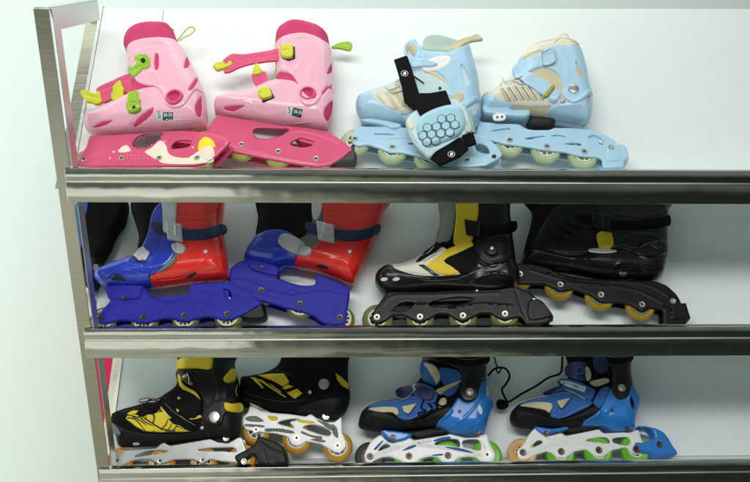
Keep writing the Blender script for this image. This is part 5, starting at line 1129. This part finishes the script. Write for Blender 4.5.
def az_second():
    s = Item(SK, 'blue inline skate with peach front wheel and blue heel brake, its strap lettered', 'inline skate', 2, (523, 452), 0, GRP)
    body, H = s.body('boot', '508,420 509.6,411 514,405 522,401 534,397.6 546,394 552,390 560,384 566,378 566,362 566,344 632,344 632,362 632,376 635,388 640,398 640,408 637,418 635.6,429 632,433.6 612,435 600,431 580,431 556,432 532,431 514,428', M_BLKF)
    sole, HS = s.patch('toe_shell', '507.6,420 510,412 516,409 524,412 536,414 548,418 562,420 580,414 594,406 600,410 598,418 586,424 572,430 552,432.6 532,432 514,429', M_SOLE, H, .004, R=.006, mirror=True, grooves=[('514,416 540,420 566,422 590,414', .002, .001), ('514,424 540,427 570,426', .002, -.001)])
    s.patch('vamp', '515,406 524,401.8 536,399 548,395 560,391 574,392 588,398 592,404 580,411 560,419 550,416 552,409 546,404.6 530,402.6', M_CYANF, H, .003, R=.003)
    s.stitch('522,403.6 536,400.8 548,397 562,393.4 574,394', M_PALE, H, lift=.0032); s.stitch('553,415.4 562,417.4 574,411.6 588,405', M_PALE, H, lift=.0032)
    s.patch('toe_flash', '520,406 528,403 540,402 551,403.6 552,408 549,413.4 545,410.4 530,407.6', M_TANF, H, .0045, R=.0015)
    s.patch('side_flash', '556.8,401 570,398 561.6,409 558,406', M_TANF, H, .0050, R=.0012, smooth=False)
    s.tube('side_flash_edge', [(571.6, 398, .005), (569, 402, .005), (561.6, 409.6, .005), (557.6, 405, .005)], .0009, M_BLK, rel=H)
    s.tube('toe_piping', [(512, 411, .0036), (518, 404, .004), (530, 400, .004), (546, 396.4, .004)], .0012, M_OFFW, rel=H)
    s.patch('strap_tab', '543,392.6 550,389 562,385.6 566,388.6 560,392.4 550,394.6 545,395', M_NAVY, H, .006, R=.003, fall=.06)
    st, HST = s.patch('strap', '557.6,382.6 560,378.6 566,379.4 580,383 593.6,389.6 594.6,394 590.6,400.6 580,397 566,389.6', M_CYANF, H, .008, R=.003, fall=.06)
    lb, HLb = s.patch('strap_label', '560.4,380.4 566,380.8 586.6,387 584.4,392.4 570,387.4 560.4,383.4', M_PALE, HST, .0008, R=.0006, smooth=False, parent=st)
    s.text('lettering', 'B-POWER', 562.4, 383.8, 577.4, 388.4, M_INK, HLb, parent=lb, lift=.0006, bold=.02)
    s.tube('strap_edge', [(564, 390, .007), (574, 394, .008), (584, 400, .008)], .0012, M_TANF, rel=H)
    s.patch('buckle', '593,402 598,392 604,387 609.6,388.6 607,398 600,408.6 595,406', M_CYANF, H, .007, R=.004)
    s.patch('tongue', '566,366 574,362 586,364 590,376 584,382 572,379 566,374', M_NAVY, H, .004, R=.004)
    an = np.linspace(0, 2*math.pi, 14)
    s.tube('eyelet_ring', [(579.6+3.6*math.cos(a), 371.6+3.6*math.sin(a), .007) for a in an], .0018, M_CYANF, rel=H, n=3)
    s.patch('tongue_lining', '584.6,368.6 588,367.6 591,374 590,380.6 586,380', M_TANF, H, .0062, R=.002)
    s.patch('ankle_padding', '594,356 602,352 608,356 608,370 600,374 594,368', M_NAVY, H, .004, R=.004)
    s.patch('ankle_flash', '589.4,382.4 598,379.6 606,378.6 609.4,381.6 604,384.6 595,386.8', M_TANF, H, .006, R=.0015)
    hs, HH = s.patch('heel_shell', '565,427.4 580,422.6 590,417.6 598.6,411 604.6,400 611,388 615.6,396 621,398.6 627,396.6 630.6,386 632.6,375 635,386 641,396 641,406 637.6,417 636.4,429 633,433.6 610,434.4 602,431 597,427.6 580,429', M_CYAN, hmax(H, HS), .0055, R=.007, mirror=True,
        holes=['629.4,399 631.4,397.6 633.6,404 632.4,409.6 630.4,405'], grooves=[('600,422 614,410 624,404 630,410', .002, -.0012), ('606,412 616,400', .0022, .0012), ('626,396 634,404 637,412', .0022, .0015)])
    cuff, HC = s.patch('cuff', '602,344 633,344 632.6,364 632,376 630,388 627,396.6 620,399.6 614.6,396.6 611,388 612,372 606,358', M_BLK, HH, .005, R=.007, mirror=True, grooves=[('614,386 615,366 613,350', .002, .001)])
    s.patch('cuff_strap', '586,350 602,354 618,356 632,353.6 632,361 618,364 602,362 586,358', M_BLKF, HC, .003, R=.0015)
    s.stitch('588,352.4 602,356 618,358 631,356', M_PALE, HC, lift=.0032); s.stitch('616,370 615,380 617,390', M_GREY, HC, lift=.0004)
    HX = hmax(HH, HC)
    s.bolt(621.6, 388, .0098, H=HX, name='pivot_screw', dome=True)
    s.bolt(612, 410, .0036, M_BOLTD, H=HX, name='rivet', raise_=.001); s.bolt(627.6, 428, .0060, M_BOLTD, H=HX, name='mount_screw', raise_=.001)
    s.patch('toe_mount', '533,428 550,430 565,428 566,432 552,435 544,437.4 537,434.6', M_CYAN, H, .028, R=.004, flat=.044)
    s.bolt(546, 433, .0056, M_BOLTD, w=.0725, name='mount_screw')
    s.patch('arch_block', '564,430 580,426.6 599,425.6 598,429.6 584,433 568,435', M_SOLE, H, .022, R=.003, flat=.044)
    fr = s.frame('535,428 531,432 527,438 524,444 517,450.6 518,457.6 522,460 528,459 537,454.4 547,451.4 552,453.4 557,457.4 565,458.4 571,454.4 576,451 587,449.6 591,453 596,456.6 604,456.6 609,452.6 613,450 626,447.4 630,451 634,454.4 641,454.4 646,448 642,440 638.6,429 634,431.6 604,433 599,429 584,432 566,435.6 562,432.6 550,435.6 544,434.6', M_WHITE,
        holes=['531,447 538,440.4 543,442 536.6,446', '586,440.4 598,437.4 608,438 609.4,443.2 598,442.4', '613.6,438.4 628,437.4 630.4,445 615,443.4'], rnd=3, R=.003, near=.064,
        grooves=[('524,454 540,448 560,442.6 586,444 612,446 634,448', .0018, .0012), ('548,438 566,440 590,436', .0014, -.0008)])
    s.patch('heel_brake', '631,449 632,444 640,444 649,440.6 648.6,435 644,431.6 637,431 636,427.4 644,428 654,430.6 662,436 669,447 673.6,457 654,460 644,456 633,455', M_CYAN, H, .032, R=.005, flat=.040)
    for i, (x, y) in enumerate(((523, 452.4), (561.3, 451.5), (599, 450), (636.6, 448.7))):
        s.wheel(x, y, .0365, M_PTYRE if i == 0 else M_GRTYRE, M_ATYRE if i == 0 else M_OFFW, spokes=9, near=.064, hub=.56); s.bolt(x, y, .0070, M_BOLTD, w=.0642 if i < 3 else .0735)
    s.bolt(659.6, 444.4, .0064, M_BOLTD, w=.0725, name='brake_bolt')
az_second()

def cord():
    s = Item('lace_cord', 'black knotted cord trailing between the two blue skates on the bottom shelf', 'cord', 2, (503, 430), 0)
    W = .035
    q = [s.L([(x, y)], w_)[0].tolist()+[w_] for x, y, w_ in ((488, 376, .03), (493, 370, .03), (499, 367.6, W), (506, 369, W), (509.6, 376, W), (506, 384, W), (502, 389, W), (504, 396, W), (507, 402, W+.004), (503, 406, W), (497, 404, W), (500, 400, W+.006), (507, 402, W), (512, 400, W), (522, 393.6, W), (536, 386, W), (548, 378, W+.005), (560, 373.4, .05), (562, 366, .05), (562.4, 350, .05))]
    s_ = catmull(np.array(q), 8, closed=False); link('cord', tube_mesh('cord', s_, .0027, 8), M_BLKF, s.root)
    q = [s.L([(x, y)], w_)[0].tolist()+[w_] for x, y, w_ in ((493, 346, .02), (494, 356, .02), (497, 366, .03), (501, 369, .035), (498, 373, .035), (496, 368, .035))]
    link('cord', tube_mesh('cord', catmull(np.array(q), 8, closed=False), .0019, 8), M_BLKF, s.root)
    s.w0 = .03
    kn, _ = s.body('knot', '496,405 499,400.6 504,399.6 508,402 508.6,407 503,410 498,409', M_BLKF, T=.009, R=.008, inset=.001)
cord()

# pink carton behind the rack
cb = onY(90, 350, .62); cr_ = onY(150, 350, .62); cbot = onY(97, 440, .62)
o = box('storage_carton', cb[0], cr_[0], .62, .86, cbot[2], cb[2], M_HPINK, None, .004)
o['label'] = 'hot pink carton glimpsed behind the rack through its left side'; o['category'] = 'box'
